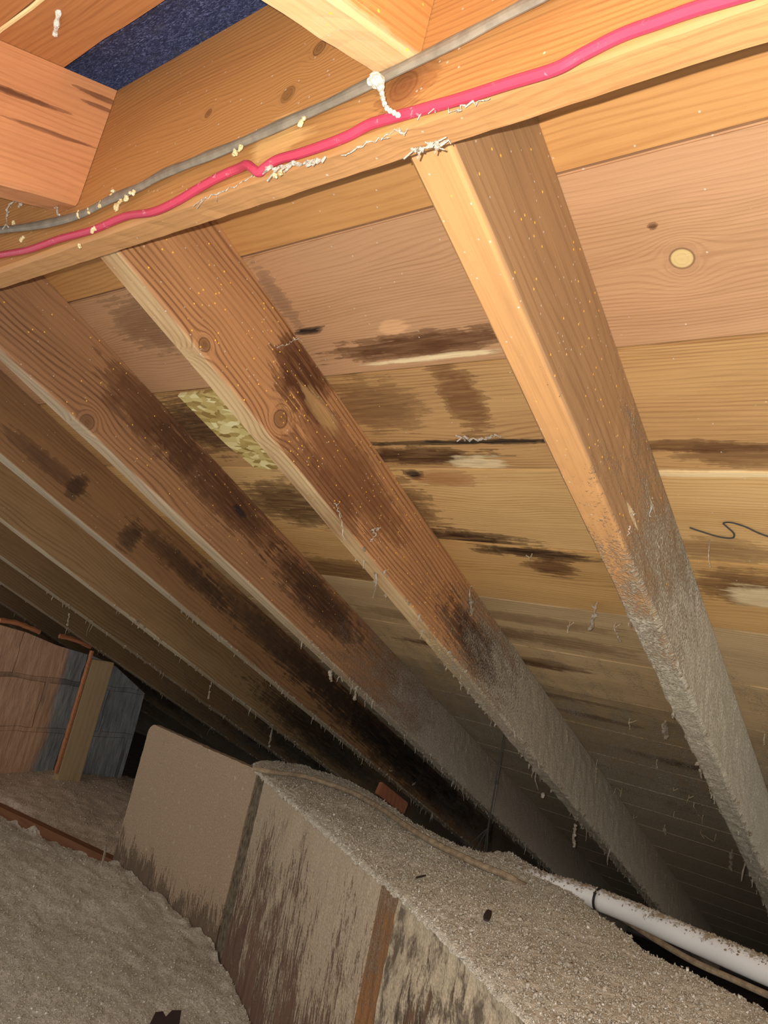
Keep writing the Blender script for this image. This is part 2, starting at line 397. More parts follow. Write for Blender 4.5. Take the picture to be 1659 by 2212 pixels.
def rst(uu, x, y, ra, rb, a, c): p = rk(uu, x, y); return (p[0], p[1], ra, rb, a, c)
def rkn(uu, x, y, r): p = rk(uu, x, y); return (p[0], p[1], r)
U = [0.485 * H, 1.195 * H, 1.893 * H, 2.60 * H, 3.34 * H, 4.02 * H, 4.69 * H, 5.40 * H, 6.1 * H, 6.8 * H, 7.5 * H]
MR = []
MR.append(wood('rafter_wood_honey', srgb(112, 82, 54), srgb(160, 122, 82), 'yzx', under=(srgb(208, 152, 94), .75, H - RD), ring=500, seed=2.2, dust=('y', 0.35, 1.15, 1.0), resin=0.06, specks=0.10, contrast=0.5,
   stains=[rst(U[0], 1360, 1115, .03, .004, .8, PALE), rst(U[0], 1402, 1090, .02, .003, .8, PALE)], dustcol=srgb(210, 196, 168)))
MR.append(wood('rafter_wood_red', srgb(98, 58, 34), srgb(180, 128, 82), 'yzx', under=(srgb(206, 176, 128), .85, H - RD), ring=820, seed=5.1, contrast=1.0, dust=('y', 0.75, 1.5, 1.0), resin=0.14, specks=0.08, wig=0.006,
   knots=[rkn(U[1], 605, 905, .012), rkn(U[1], 440, 745, .008)],
   stains=[rst(U[1], 650, 815, .07, .045, .85, srgb(74, 40, 22)), rst(U[1], 760, 1030, .18, .05, .6, srgb(92, 50, 28)), rst(U[1], 700, 1060, .12, .03, .6, srgb(84, 46, 26)), rst(U[1], 1050, 1420, .22, .05, .9, srgb(58, 36, 24)),
           rst(U[1], 690, 885, .06, .014, .6, TAN), rst(U[1], 1150, 1560, .20, .05, .8, srgb(60, 40, 28))], dustcol=srgb(200, 182, 154)))
MR.append(wood('rafter_wood_dark', srgb(88, 54, 34), srgb(158, 114, 76), 'yzx', under=(srgb(184, 164, 132), .85, H - RD), ring=700, seed=8.4, contrast=1.0, dust=('y', 0.85, 2.0, 0.95), resin=0.03, specks=0.05, wig=0.012,
   knots=[rkn(U[2], 190, 912, .012)],
   stains=[rst(U[2], 330, 900, .13, .05, .7, srgb(78, 44, 24)), rst(U[2], 480, 1060, .2, .05, .75, srgb(70, 40, 24)), rst(U[2], 690, 1300, .2, .05, .8, srgb(58, 36, 24)), rst(U[2], 520, 1105, .02, .01, .9, srgb(40, 34, 34))], dustcol=srgb(194, 176, 152)))
MR.append(wood('rafter_wood_sooty', srgb(78, 52, 32), srgb(140, 102, 66), 'yzx', under=(srgb(176, 162, 136), .85, H - RD), ring=600, seed=11.0, dust=('y', 1.3, 4.5, 0.7), specks=0.03,
   stains=[rst(U[3], 165, 1050, .022, .035, .75, srgb(44, 30, 22)), rst(U[3], 100, 1000, .12, .02, .6, srgb(70, 46, 30)), rst(U[3], 280, 1160, .03, .04, .7, srgb(52, 36, 26)), rst(U[3], 400, 1230, .2, .03, .7, srgb(60, 42, 30)), (2.3, .53, .9, .075, 1.0, srgb(26, 22, 18)), (1.5, .54, .5, .05, .7, srgb(56, 42, 32))], dustcol=srgb(164, 150, 130)))
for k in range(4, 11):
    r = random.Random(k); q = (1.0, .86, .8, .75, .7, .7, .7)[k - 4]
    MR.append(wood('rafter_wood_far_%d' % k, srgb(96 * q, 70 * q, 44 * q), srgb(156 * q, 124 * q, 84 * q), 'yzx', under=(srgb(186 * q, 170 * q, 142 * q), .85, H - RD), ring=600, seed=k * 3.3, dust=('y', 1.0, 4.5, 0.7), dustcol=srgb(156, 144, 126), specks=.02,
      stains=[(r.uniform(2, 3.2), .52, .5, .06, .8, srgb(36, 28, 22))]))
labs = ['nearest rafter at right, honey coloured above and furred with grey dust below', 'reddish rafter with bold grain and gold resin flecks, second from the right',
        'dark grained rafter with a round ringed knot near its left end, third from the right', 'sooty rafter with black stains, fourth from the right, behind the ringed-knot rafter',
        'plain tan-brown rafter in the shade, fifth from the right', 'grey-brown dusty rafter, sixth from the right at the left edge', 'dim rafter resting over the timber post, seventh from the right',
        'dim rafter just beyond the timber post, eighth from the right', 'dark rafter above the brick chimney, ninth from the right', 'dark far rafter behind the chimney, tenth from the right', 'farthest dark rafter at the end of the attic']
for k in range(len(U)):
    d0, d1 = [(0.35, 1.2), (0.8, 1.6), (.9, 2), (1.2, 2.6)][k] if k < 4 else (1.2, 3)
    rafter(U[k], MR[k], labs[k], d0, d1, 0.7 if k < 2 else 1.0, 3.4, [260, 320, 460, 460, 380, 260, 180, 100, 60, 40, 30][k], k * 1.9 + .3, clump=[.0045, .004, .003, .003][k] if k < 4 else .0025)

# pale chipboard patch between the second and third rafters
N = NT('chipboard', 0.7); vv = N.vm('MULTIPLY', N.pos, (1.0, 1.6, 1.0))
c1 = N.voro(N.vm('ADD', N.vm('MULTIPLY', N.pos, (46, 120, 20)), N.vm('MULTIPLY', N.noise(N.pos, 30, 2, .5, 0, True), (1.6, 1.6, 1.6))), 1.0, 'Color')
g = N.sep(c1)[0]
M_osb = N.out(N.ramp(g, [(0.0, srgb(140, 112, 56)), (0.35, srgb(186, 160, 92)), (0.75, srgb(214, 194, 128)), (1.0, srgb(238, 226, 170))]), N.bump(g, .4, .002))
p0 = toF(hitRoof(392, 850)); p1 = toF(hitRoof(530, 1005))
mb = MB(); y0, y1 = H * .835 + .002, H * 1.170 - .003; xl = p0.x; xr = -U[1] - RT - .002
bm_v = [(xl, y0), (xr, y0), (xr, y1), (xl + .035, y1 - .002), (xl + .012, y0 + .12)]
mb.add([(x, y, H - .0085) for x, y in bm_v] + [(x, y, H - .0005) for x, y in bm_v], [(0, 1, 2, 3, 4), (9, 8, 7, 6, 5)] + [(i, (i + 1) % 5, (i + 1) % 5 + 5, i + 5) for i in range(5)])
tag(mb.build('chipboard_patch', M_osb, M=MF), 'pale yellow chipboard patch under the roof boards left of the reddish rafter', 'patch')

# ------------------------------------------------------------------ ridge board, near-side rafters, boards and felt (rest coordinates = world, relative to the eye height)
def relz(mb): mb.p = [(a, b, c - ZO) for a, b, c in mb.p]; return mb
RV0, RV1, RZ0, RZ1 = V0 - .0125, V0 + .0125, 0.3215, 0.506
def rdk(x, y, r): p = hitV(x, y, RV0); return (p[0], p[2] - ZO, r)
def rds(x, y, ra, rb, a, c): p = hitV(x, y, RV0); return (p[0], p[2] - ZO, ra, rb, a, c)
M_ridge = wood('ridge_wood', srgb(118, 74, 38), srgb(176, 124, 70), 'xzy', under=(srgb(176, 132, 88), .55, RZ0), ring=1300, seed=1.0, contrast=.65, knots=[rdk(622, 204, .0065), rdk(690, 104, .006), rdk(872, 186, .010), rdk(450, 245, .004)],
   stains=[rds(875, 190, .03, .02, .5, srgb(120, 64, 34)), rds(300, 560, .05, .004, .6, srgb(214, 200, 176)), rds(560, 430, .06, .004, .6, srgb(214, 200, 176)), rds(90, 610, .08, .006, .6, srgb(96, 66, 44)), rds(600, 300, .035, .022, .45, srgb(232, 186, 118)), rds(800, 345, .05, .005, .6, srgb(214, 200, 176)), rds(430, 500, .05, .005, .6, srgb(104, 72, 46)), rds(690, 385, .04, .004, .6, srgb(110, 76, 50)), rds(940, 310, .03, .006, .8, srgb(90, 62, 44)), rds(180, 600, .05, .006, .7, srgb(80, 56, 40))], specks=.03)
mb = MB(); n = 260; rings = []
for i in range(n + 1):
    x = -2.6 + (0.7 + 2.6) * i / n
    j = lambda a, b: 0.0005 * mn.noise(Vector((x * 60, a, b))) + .0007 * mn.noise(Vector((x * 330, a, b)))
    rings.append([(x, RV0, RZ1 + ZO), (x, RV0, .40 + ZO), (x, RV0, RZ0 + .005 + ZO + j(1, 2)), (x, RV0 + .003, RZ0 + ZO + j(1, 3)), (x, V0, RZ0 + ZO + j(3, 1)), (x, RV1 - .002, RZ0 + ZO + j(4, 7) * 1.3), (x, RV1, RZ0 + .003 + ZO + j(9, 7)), (x, RV1, RZ1 + ZO)])
loft(mb, rings); relz(mb)
tag(mb.build('ridge_board', M_ridge), 'long planed ridge board crossing the top of the photo, carrying two cables', 'beam')

def near_rafter(u0, u1, mat, label, zb, seed):
    mb = MB(); prof = []; w1 = -.0006; w0 = -.127; e = .003; xr, xl = -u0, -u1
    prof = [(xr, w1), (xr, -.03), (xr, -.06), (xr, -.09), (xr, w0 + e), (xr - e, w0), ((xr + xl) / 2, w0), (xl + e, w0), (xl, w0 + e), (xl, w1)]
    rings = []; pos = []
    for i in range(61):
        ring = []
        for (x, w) in prof:
            vs = (V0 - RV0 + .0006 - ST * w) / CT if False else (0.0131 - ST * w) / CT
            v = vs + (0.95 - vs) * i / 60
            a = .0012 * mn.noise(Vector((x * 40 + seed, v * 30, w * 40))) + .0007 * mn.noise(Vector((x * 120 + seed, v * 110, w * 120)))
            if i == 0 or w > -.01: a = 0
            ring.append((x + (a if x > xr - 1e-4 else 0), v, w - (a if w < w0 + .001 else 0))); pos.append((x - xr, v, w))
        rings.append(ring)
    loft(mb, rings, True, pos)
    return tag(mb.build('rafter', mat, M=MNR), label, 'rafter', 'rafters of the near slope')
M_nr1 = wood('near_rafter_pink', srgb(150, 94, 58), srgb(196, 134, 88), 'yzx', ring=900, seed=3, contrast=.35, knots=[(.28, -.055, .004)], stains=[(.035, -.014, .03, .003, .8, srgb(104, 62, 40)), (.03, -.024, .025, .002, .8, srgb(104, 62, 40)), (.115, -.042, .05, .004, .8, srgb(92, 54, 34)), (.16, -.034, .02, .003, .8, srgb(92, 54, 34)), (.08, -.066, .06, .0022, .7, srgb(100, 60, 38))])
M_nr2 = wood('near_rafter_golden', srgb(134, 74, 34), srgb(198, 138, 76), 'yzx', ring=700, seed=6, contrast=.9, resin=.2, specks=.06, stains=[(.1, -.127, .4, .008, .4, PALE)])
near_rafter(.689, .727, M_nr1, 'pinkish rafter end butting the ridge board at the upper left', 0, 1.0)
near_rafter(.276, .309, M_nr2, 'bright golden rafter end with curved grain above the ridge board at top', 0, 4.0)
# boards on the near slope
M_nb = [wood('near_board_%d' % k, srgb(136, 82, 44), srgb(184, 124, 74), 'xyz', ring=800, seed=20 + k, contrast=.45) for k in range(3)]
for k, (a, b, lab) in enumerate([(.071, .1345, 'brown roof board above the blue felt, with a white-tipped nail'), (.1385, .33, 'brown roof board at the top left corner behind the pale splinter')]):
    mb = MB(); nn = 80; rr = []
    for i in range(nn + 1):
        x = -2.4 + 3.1 * i / nn; jg = .0022 * mn.noise(Vector((x * 30, k, 0))) + .0012 * mn.noise(Vector((x * 110, k, 4)))
        rr.append([(x, a + (jg if k == 0 else 0), 0), (x, b, 0), (x, b, .019), (x, a + .002 + (jg * 1.6 if k == 0 else 0), .019)])
    loft(mb, rr); tag(mb.build('sheathing_board', M_nb[k], M=MNR), lab, 'board', 'sheathing boards of the near slope')
# the roofing felt seen through the gap at the ridge
N = NT('blue_felt', .8); fb = N.noise(N.comb(N.math('MULTIPLY', N.sep(N.pos)[0], 160.), N.math('MULTIPLY', N.sep(N.pos)[1], 500.), 0.), 1., 3., .7, 1.5)
f2 = N.noise(N.pos, 55., 3., .6)
c = N.mix(N.mr(fb, .45, .75), srgb(36, 40, 70), srgb(120, 126, 168)); c = N.mix(N.math('MULTIPLY', N.mr(f2, .55, .75), .5), c, srgb(70, 70, 82))
M_felt = N.out(c, N.bump(fb, .4, .002))
mb = MB(); rr = []
for i in range(121):
    x = -2.4 + 3.1 * i / 120
    rr.append([(x, y, .0215 + .0015 * mn.noise(Vector((x * 12, y * 30, 0))) + z - (.004 * math.exp(-((y - .052) / .005) ** 2))) for (y, z) in [(-.045, 0), (.01, 0), (.028, 0), (.044, 0), (.049, 0), (.052, 0), (.055, 0), (.062, 0), (.08, 0), (.14, 0), (.3, 0), (.3, .003), (-.045, .003)]])
loft(mb, rr); tag(mb.build('roofing_felt', M_felt, M=MNR), 'dark blue roofing felt showing through the gap beside the ridge board', 'roofing felt')
# pale splinter along the seam
M_spl = wood('splinter_wood', srgb(190, 150, 84), srgb(240, 218, 160), 'xyz', ring=700, seed=31)
mb = MB(); tube(mb, [(-.72 + .05 * i, .1362 + .001 * math.sin(i * 2.1), -.001 + .0005 * math.sin(i)) for i in range(8)], .002, 6, lambda t, i: .0012 + .0016 * math.sin(math.pi * t) * (1 + .3 * math.sin(i * 2)), flat=((0, 1, 0), .0015))
tag(mb.build('splinter', M_spl, M=MNR), 'pale yellow wood splinter lying in the seam at the top left corner', 'splinter')

# ------------------------------------------------------------------ cables and wire on the ridge board
M_grey = plain('grey_cable', srgb(118, 108, 92), .5, .12, 60, srgb(132, 122, 104))
N = NT('red_wire', .35); nz = N.noise(N.pos, 120., 3., .7)
M_red = N.out(N.mix(N.mr(nz, .62, .78), srgb(178, 58, 78), srgb(216, 160, 160)), N.bump(nz, .1, .001))
pts = [(-70, 503), (0, 497), (80, 487), (170, 465), (240, 430), (300, 405), (350, 377), (400, 357), (450, 337), (520, 309), (600, 273), (700, 229), (800, 180), (880, 141), (1000, 81), (1100, 28), (1200, -25), (1350, -105)]
path = smooth_path([hitV(x, y, RV0 - .0058) for x, y in pts], 6); path += [path[-1] + Vector((.05 * k, 0, .002 * k)) for k in range(1, 12)]
mb = MB(); tube(mb, path, .0048, 12, lambda t, i: .0046 + .0005 * math.sin(i * .55), flat=((0, 0, 1), .0028)); relz(mb)
tag(mb.build('cable', M_grey), 'flat grey cable running along the ridge board above the red wire', 'cable')
pts = [(-60, 568), (0, 551), (60, 540), (130, 516), (200, 497), (270, 468), (330, 458), (380, 436), (430, 406), (480, 379), (515, 364), (540, 362), (553, 370)]
p1 = [hitV(x, y, RV0 - .0042) for x, y in pts]
p1[-1][1] -= .002; p1[-2][1] -= .003
pts = [(560, 372), (575, 360), (600, 345), (640, 334), (680, 321), (720, 307), (760, 290), (790, 273), (820, 262), (900, 240), (1000, 212), (1100, 180), (1200, 149), (1260, 117), (1340, 77), (1420, 48), (1500, 20), (1600, -10), (1750, -55)]
p2 = [hitV(x, y, RV0 - .0042) for x, y in pts]
mb = MB(); path = smooth_path(p1 + p2, 6); path += [path[-1] + Vector((.05 * k, 0, .001 * k)) for k in range(1, 12)]; tube(mb, path, .0034, 12); relz(mb)
tag(mb.build('wire', M_red), 'red plastic wire with a small kink stapled along the ridge board', 'wire')

# ------------------------------------------------------------------ chips, drips and cobwebs on the ridge board
M_chip = fluff('wood_chip', srgb(240, 222, 170), srgb(206, 180, 124), srgb(255, 246, 214))
M_white = fluff('white_drip', srgb(232, 222, 200), srgb(190, 172, 140), srgb(250, 246, 236))
M_web = fluff('cobweb', srgb(206, 196, 180), srgb(160, 146, 126), srgb(236, 230, 218))
chips = [(168, 464), (192, 454), (220, 440), (243, 418), (258, 436), (252, 448), (272, 427), (285, 415), (522, 316), (508, 328), (656, 260), (46, 515), (30, 480), (200, 497), (170, 533), (600, 371)]
for i, (x, y) in enumerate(chips):
    p = Vector(hitV(x, y, RV0 - .0075)); mb = MB(); r = random.Random(i)
    for k in range(r.randint(2, 4)):
        q = p + Vector((r.uniform(-.003, .003), r.uniform(-.0005, .001), r.uniform(-.0025, .0025)))
        d = Vector((r.uniform(-1, 1), .2, r.uniform(-1, 1))).normalized() * r.uniform(.0015, .003)
        tube(mb, [q - d, q, q + d], .001, 5, lambda t, i, r=r: .0008 + .0011 * math.sin(3.14 * t), tone=r.uniform(.4, .7))
    tag(mb.build('wood_chip', M_chip), 'tiny pale wood chip caught on the ridge board near the cables', 'wood chip', 'pale wood chips along the ridge board')
mb = MB(); pd = [hitV(x, y, RV0 - .0095) for x, y in [(796, 178), (812, 172), (822, 188), (826, 205), (830, 222), (838, 236), (850, 243), (862, 250)]]
tube(mb, smooth_path(pd, 5), .002, 7, lambda t, i: .0036 * math.exp(-((t - .16) / .12) ** 2) + .0014 + .0004 * math.sin(i * 1.9), tone=.7)
tag(mb.build('plaster_drip', M_white), 'white drip of plaster strung from the grey cable to the red wire', 'drip')
def web(pl, rr, label, name='cobweb', mat=None, jit=.002, M=None, seed=0, br=3):
    mb = MB(); r = random.Random(seed); P = [Vector(p) for p in pl]
    path = smooth_path(P, 6); path = [q + Vector((r.uniform(-jit, jit), r.uniform(-jit, jit) * .4, r.uniform(-jit, jit))) for q in path]
    tube(mb, path, rr, 5, lambda t, i: rr * r.uniform(.25, 1.0), tone=.6)
    for b in range(br):
        q = path[r.randrange(len(path))]; d = Vector((r.uniform(-1, 1), r.uniform(-.3, .1), r.uniform(-1, .4))) * .008
        tube(mb, [q, q + d * .5, q + d], rr * .5, 4, tone=.5)
        if r.random() < .5: blob(mb, q, rr * r.uniform(.8, 1.7), seed=b, tone=.6)
    return tag(mb.build(name, mat or M_web), label, 'cobweb')
web([hitV(x, y, RV0 - .004) for x, y in [(556, 374), (590, 364), (625, 355), (665, 352), (705, 342)]], .0016, 'dusty white cobweb clump stuck below the kink of the red wire', seed=1, br=9)
web([hitV(x, y, RV0 - .002) for x, y in [(430, 435), (470, 417), (510, 400), (540, 385), (560, 372)]], .0006, 'thin cobweb thread along the ridge board edge left of the wire kink', seed=2)
web([hitV(x, y, RV0 - .002) for x, y in [(740, 333), (780, 318), (820, 300), (850, 286), (880, 282)]], .0007, 'thin white cobweb thread on the ridge board below the plaster drip', seed=3)
web([hitV(x, y, RV0 - .004) for x, y in [(890, 246), (930, 236), (960, 232), (985, 238), (1010, 225), (1060, 212)]], .0007, 'cobweb thread draped across the red wire right of the plaster drip', seed=4)
web([hitV(x, y, V0) for x, y in [(888, 328), (905, 320), (925, 316), (945, 309), (968, 309)]], .0012, 'white crust of cobweb on the lower edge of the ridge board', seed=5, br=10)
web([hitV(x, y, RV0 - .012) for x, y in [(16, 490), (14, 466), (24, 440), (60, 425), (110, 440), (128, 465)]], .0011, 'grey cobweb spanning below the pinkish rafter end at the left', seed=6, br=12)
web([hitV(x, y, RV0 - .016) for x, y in [(45, 440), (58, 425), (70, 410), (66, 425), (84, 420)]], .0020, 'white tuft of cobweb under the pinkish rafter end', seed=7, br=6)
web([hitX(x, y, -U[1] + .006) for x, y in [(600, 748), (625, 742), (640, 732), (655, 738), (675, 735)]], .0008, 'fine cobweb bridging the reddish rafter and the stained boards', seed=8)
web([hitX(x, y, -U[1] + .004) for x, y in [(722, 1085), (732, 1105), (738, 1130), (745, 1165)]], .0009, 'wavy cobweb thread down the face of the reddish rafter', seed=9)
web([hitX(x, y, -U[1] + .004) for x, y in [(800, 1170), (812, 1155), (805, 1145), (822, 1138)]], .0012, 'small knot of cobweb low on the reddish rafter', seed=10, br=6)
web([hitRoof(x, y, H - .004) for x, y in [(985, 943), (1010, 946), (1035, 950), (1055, 944), (1080, 940)]], .0022, 'grey wad of cobweb in the crack between the two nearest rafters', seed=11, br=8)
web([hitX(x, y, -U[0] + .003) for x, y in [(1364, 1098), (1368, 1115), (1360, 1135), (1355, 1160)]], .0016, 'long pale sliver of lint on the honey-coloured rafter', seed=12, br=2)
web([hitX(x, y, -U[0] + .003) for x, y in [(1408, 1072), (1404, 1090), (1402, 1118)]], .0015, 'short pale sliver of lint near the right side of the honey-coloured rafter', seed=13, br=1)
# dark thread on the right-hand boards
mb = MB(); M_thr = plain('dark_thread', srgb(66, 64, 60), .8)
tube(mb, smooth_path([hitRoof(x, y, H - .0025) for x, y in [(1490, 1140), (1520, 1150), (1555, 1160), (1582, 1162), (1585, 1152), (1570, 1138), (1563, 1130), (1580, 1129), (1610, 1138), (1640, 1152), (1680, 1166)]], 6), .0011, 6)
tag(mb.build('thread', M_thr), 'dark squiggly thread hanging on the pale boards at the right edge', 'thread')
# white-tipped nail in the near board
M_nail = plain('rusty_nail', srgb(150, 124, 90), .6, .4, 200, srgb(190, 170, 138))
# nails poking through
def nail(x, y, x2, y2, rr=.0013, lint=0.3, label='bent nail poking down through the roof boards of the far slope', group='nails poking through the far slope', bar=None):
    a = toF(hitRoof(x, y, H + .001)); P0 = MF @ a
    L = .010
    b = MF @ (a + Vector((0, 0, -L)))
    # hang length so the tip lands where the photo shows it
    r = ray(x2, y2); k = np.linalg.norm(np.array(b) - EYE) / np.linalg.norm(r); tip = Vector(r * k + EYE)
    mb = MB(); rn = random.Random(x * 7 + y)
    path = smooth_path([P0, b, (b + tip) / 2 + Vector((rn.uniform(-.001, .001),) * 3), tip], 5)
    tube(mb, path, rr, 6, lambda t, i: rr * (1.1 - .5 * t), tone=.6)
    if bar:
        q = Vector(ray(*bar) * k + EYE); tube(mb, [b, (b + q) / 2, q], rr * .9, 6)
    o = mb.build('nail', M_nail); tag(o, label, 'nail', group)
    if lint > 0:
        fb = MB(); n = int(3 + lint * 8)
        for i in range(n):
            t = rn.random(); q = b.lerp(tip, t) + Vector((rn.uniform(-1, 1), rn.uniform(-1, 1), rn.uniform(-1, 1))) * rr * .8
            blob(fb, q, rr * rn.uniform(.8, 1.8) * (.6 + lint), (1, 1, 1.6), seed=i + x, tone=rn.uniform(.4, .7))
        f = fb.build('lint', M_fringe, o); f['label'] = 'grey lint clinging to the nail'
    return o
for a in [(1232, 1343, 1226, 1370, .0013, .2, (1240, 1344)), (1330, 1346, 1340, 1386, .0014, .5, (1342, 1347)), (1361, 1552, 1360, 1576, .0013, .1, (1385, 1554)), (1438, 1556, 1440, 1598, .0022, 1.0, None),
          (1420, 1640, 1420, 1662, .0014, .2, None), (1291, 1640, 1287, 1692, .0014, .8, None), (1330, 1702, 1322, 1718, .0014, .1, None), (1344, 1702, 1340, 1722, .0014, .1, (1330, 1700)),
          (1456, 1700, 1457, 1706, .0012, .1, (1470, 1701)), (1489, 1716, 1483, 1734, .0014, .1, (1503, 1718)), (1500, 1734, 1504, 1752, .0012, .2, None), (1457, 1752, 1457, 1768, .0013, .1, None), (1519, 1760, 1517, 1780, .0013, .1, (1508, 1760)),
          (1437, 1780, 1438, 1804, .0017, .8, None), (1515, 1792, 1522, 1812, .0012, .1, (1541, 1818)), (1547, 1800, 1544, 1818, .0012, .1, None), (1582, 1835, 1579, 1880, .0022, 1.0, None), (1370, 1760, 1380, 1762, .0014, .2, None),
          (1290, 1300, 1277, 1354, .0017, .9, None), (1018, 1265, 1020, 1330, .0018, .7, None), (1150, 1195, 1144, 1212, .0010, .0, (1136, 1199)), (1535, 1165, 1534, 1226, .0009, .1, None), (1652, 1585, 1650, 1610, .0013, .3, None)]:
    nail(*a[:6], bar=a[6])
mb = MB(); a = hitRoof(0, 0)
rr_ = ray(125, 22); k = None
def hitN(x, y, w=0.0):
    r = ray(x, y); kk = -ST * V0 + CT * ZA + w; return Vector(r * (kk / (-ST * r[1] + CT * r[2])) + EYE)
b0 = hitN(127, 24); mb = MB(); tube(mb, smooth_path([b0 + Vector((0, -.0, .004)), b0, hitN(123, 48, -.004), hitN(119, 74, -.006)], 5), .0022, 7, lambda t, i: .0022 + .0006 * math.sin(i * 1.3), tone=.8)
tag(mb.build('nail', M_white), 'white-coated nail tip sticking out of the brown board at the top left', 'nail')

# ------------------------------------------------------------------ dusty boxed bulkhead
def hz(x, y, z): p = hitZ(x, y, z); return p
ZT = -.333
def panelmat(name, base, base2, dustc, d0, d1, amt, sa=0.0):
    """rest coords: x along the panel, y height (0 at the floor), z through"""
    N = NT(name, .85); S = N.sep(N.pos)
    st1 = N.noise(N.comb(N.math('ADD', N.math('MULTIPLY', S[0], 150.), N.math('MULTIPLY', S[1], 24.)), N.math('MULTIPLY', S[1], 24.), S[2]), 1., 5., .68)
    st2 = N.noise(N.comb(N.math('MULTIPLY', S[0], 13.), N.math('MULTIPLY', S[1], 3.5), 2.), 1., 3., .6)
    fine = N.noise(N.pos, 230., 3., .7)
    bc = N.mix(N.mr(N.noise(N.comb(N.math('MULTIPLY', S[0], 60.), N.math('MULTIPLY', S[1], 6.), 0.), 1., 3.), .3, .7), base, base2)
    tt = N.mr(S[1], d0, d1, -.32, .75, False)
    dm = N.math('ADD', tt, N.math('ADD', N.math('MULTIPLY', N.math('SUBTRACT', st1, .45), 1.9), N.math('MULTIPLY', N.math('SUBTRACT', st2, .5), 1.5 + sa)))
    dm = N.math('ADD', dm, N.math('MULTIPLY', N.math('SUBTRACT', fine, .5), .5))
    dm = N.mr(dm, .08, .42, 0., amt)
    dc = N.mix(N.mr(fine, .35, .65), tuple(q * .74 for q in dustc[:3]) + (1,), dustc)
    dc = N.mix(N.mr(N.noise(N.pos, 70., 2.), .62, .75, 0., .5), dc, srgb(200, 186, 148))
    if sa:
        mo = N.noise(N.comb(N.math('MULTIPLY', S[0], 26.), N.math('MULTIPLY', S[1], 13.), 7.), 1., 5., .7)
        dc = N.mix(N.mr(mo, .48, .62, 0., .85), dc, srgb(78, 64, 52)); dc = N.mix(N.mr(mo, .28, .40, .6, 0.), dc, srgb(212, 202, 178))
    return N.out(N.mix(dm, bc, dc), N.bump(N.math('MULTIPLY', N.math('ADD', fine, st1), dm), .7, .004), .95)
M_pan1 = panelmat('dusty_plywood', srgb(96, 80, 62), srgb(110, 92, 72), srgb(176, 150, 122), .02, .20, 1.0)
M_pan2 = panelmat('dusty_hardboard', srgb(92, 68, 54), srgb(114, 86, 68), srgb(186, 166, 138), .04, .64, .95)
M_pan3 = panelmat('mouldy_hardboard', srgb(66, 52, 42), srgb(108, 80, 58), srgb(190, 172, 142), -.05, .60, .95, 1.2)
def panel(name, a, b, z0, z1, th, mat, parent=None, nx=60, nz=40, round_r=0.0, rough=.0025, seed=0, drop=0.0):
    """upright panel from a to b (plan x, y), heights z0..z1 (world), thickness th behind"""
    a = Vector((a[0], a[1], 0)); b = Vector((b[0], b[1], 0)); d = (b - a); L = d.length; d.normalize(); nrm = Vector((d.y, -d.x, 0))
    if nrm.dot(Vector((-a.x, -a.y, 0))) < 0: nrm = -nrm
    mb = MB(); V = []; P = []; F = []
    for s in (0, 1):
        for j in range(nz + 1):
            for i in range(nx + 1):
                t = i / nx; h = j / nz; hh = z0 + (z1 - z0) * h; xx = t * L
                if round_r:      # eased upper corner at the a-end
                    if xx < round_r and hh > z1 - round_r:
                        cx, cz = round_r, z1 - round_r; vx, vz = xx - cx, hh - cz; m = max(abs(vx), abs(vz)); l = math.hypot(vx, vz)
                        if l > 0: xx = cx + vx * m / l; hh = cz + vz * m / l
                q = a + d * xx; q.z = hh
                am = rough * (mn.noise(Vector((xx * 14, hh * 9, seed))) + .5 * mn.noise(Vector((xx * 60, hh * 40, seed)))) if s == 0 else 0
                ed = (.002 * mn.noise(Vector((xx * 45, hh * 45, seed + 4)))) if j == nz else 0
                q = q + nrm * (am if s == 0 else -th); q.z += ed
                V.append(q); P.append((xx, hh - z0, s * .01))
    n1 = (nx + 1) * (nz + 1); I = lambda s, i, j: s * n1 + j * (nx + 1) + i
    for s in (0, 1):
        for j in range(nz):
            for i in range(nx): F.append((I(s, i, j), I(s, i + 1, j), I(s, i + 1, j + 1), I(s, i, j + 1)))
    for i in range(nx): F.append((I(0, i, nz), I(0, i + 1, nz), I(1, i + 1, nz), I(1, i, nz))); F.append((I(0, i, 0), I(0, i + 1, 0), I(1, i + 1, 0), I(1, i, 0)))
    for j in range(nz): F.append((I(0, 0, j), I(0, 0, j + 1), I(1, 0, j + 1), I(1, 0, j))); F.append((I(0, nx, j), I(0, nx, j + 1), I(1, nx, j + 1), I(1, nx, j)))
    mb.add(V, F, P)
    return mb.build(name, mat, parent)
A1 = hz(325, 1562, ZT); A2 = hz(556, 1664, ZT)
tag(panel('plywood_panel', A1, A2, .14, ZT + ZO, .022, M_pan1, round_r=.03, seed=3),
    'square dust-coated plywood panel standing upright at the left end of the bulkhead', 'panel')
bx = hz(572, 1684, ZT); by = hz(824, 1903, ZT); bz = hz(862, 1934, ZT); bw0 = hz(970, 2050, ZT); bw = hz(1145, 2212, ZT)
dd = (Vector(bw) - Vector(bw0)); bend = Vector(bw) + dd * 2.6
bulk = empty('bulkhead', Matrix.Translation((float(by[0]), float(by[1]), 0.0)))
tag(bulk, 'long dust-caked boxed bulkhead running to the bottom of the photo, topped with grey insulation', 'bulkhead')
panel('side_panel', bx, by, .05, ZT + ZO - .001, .012, M_pan2, bulk, 80, 60, seed=7, rough=.003)
o = panel('side_panel', bz, bend, .05, ZT + ZO - .001, .012, M_pan3, bulk, 110, 60, seed=9, rough=.006); o['label'] = 'side panel mottled with dark mould beyond the batten'
M_bat = wood('batten_wood', srgb(84, 54, 30), srgb(144, 98, 56), 'zxy', ring=420, seed=14, stains=[(.45, 0, .1, .03, .6, BRN)], dust=('z', -.2, 1.3, .55))
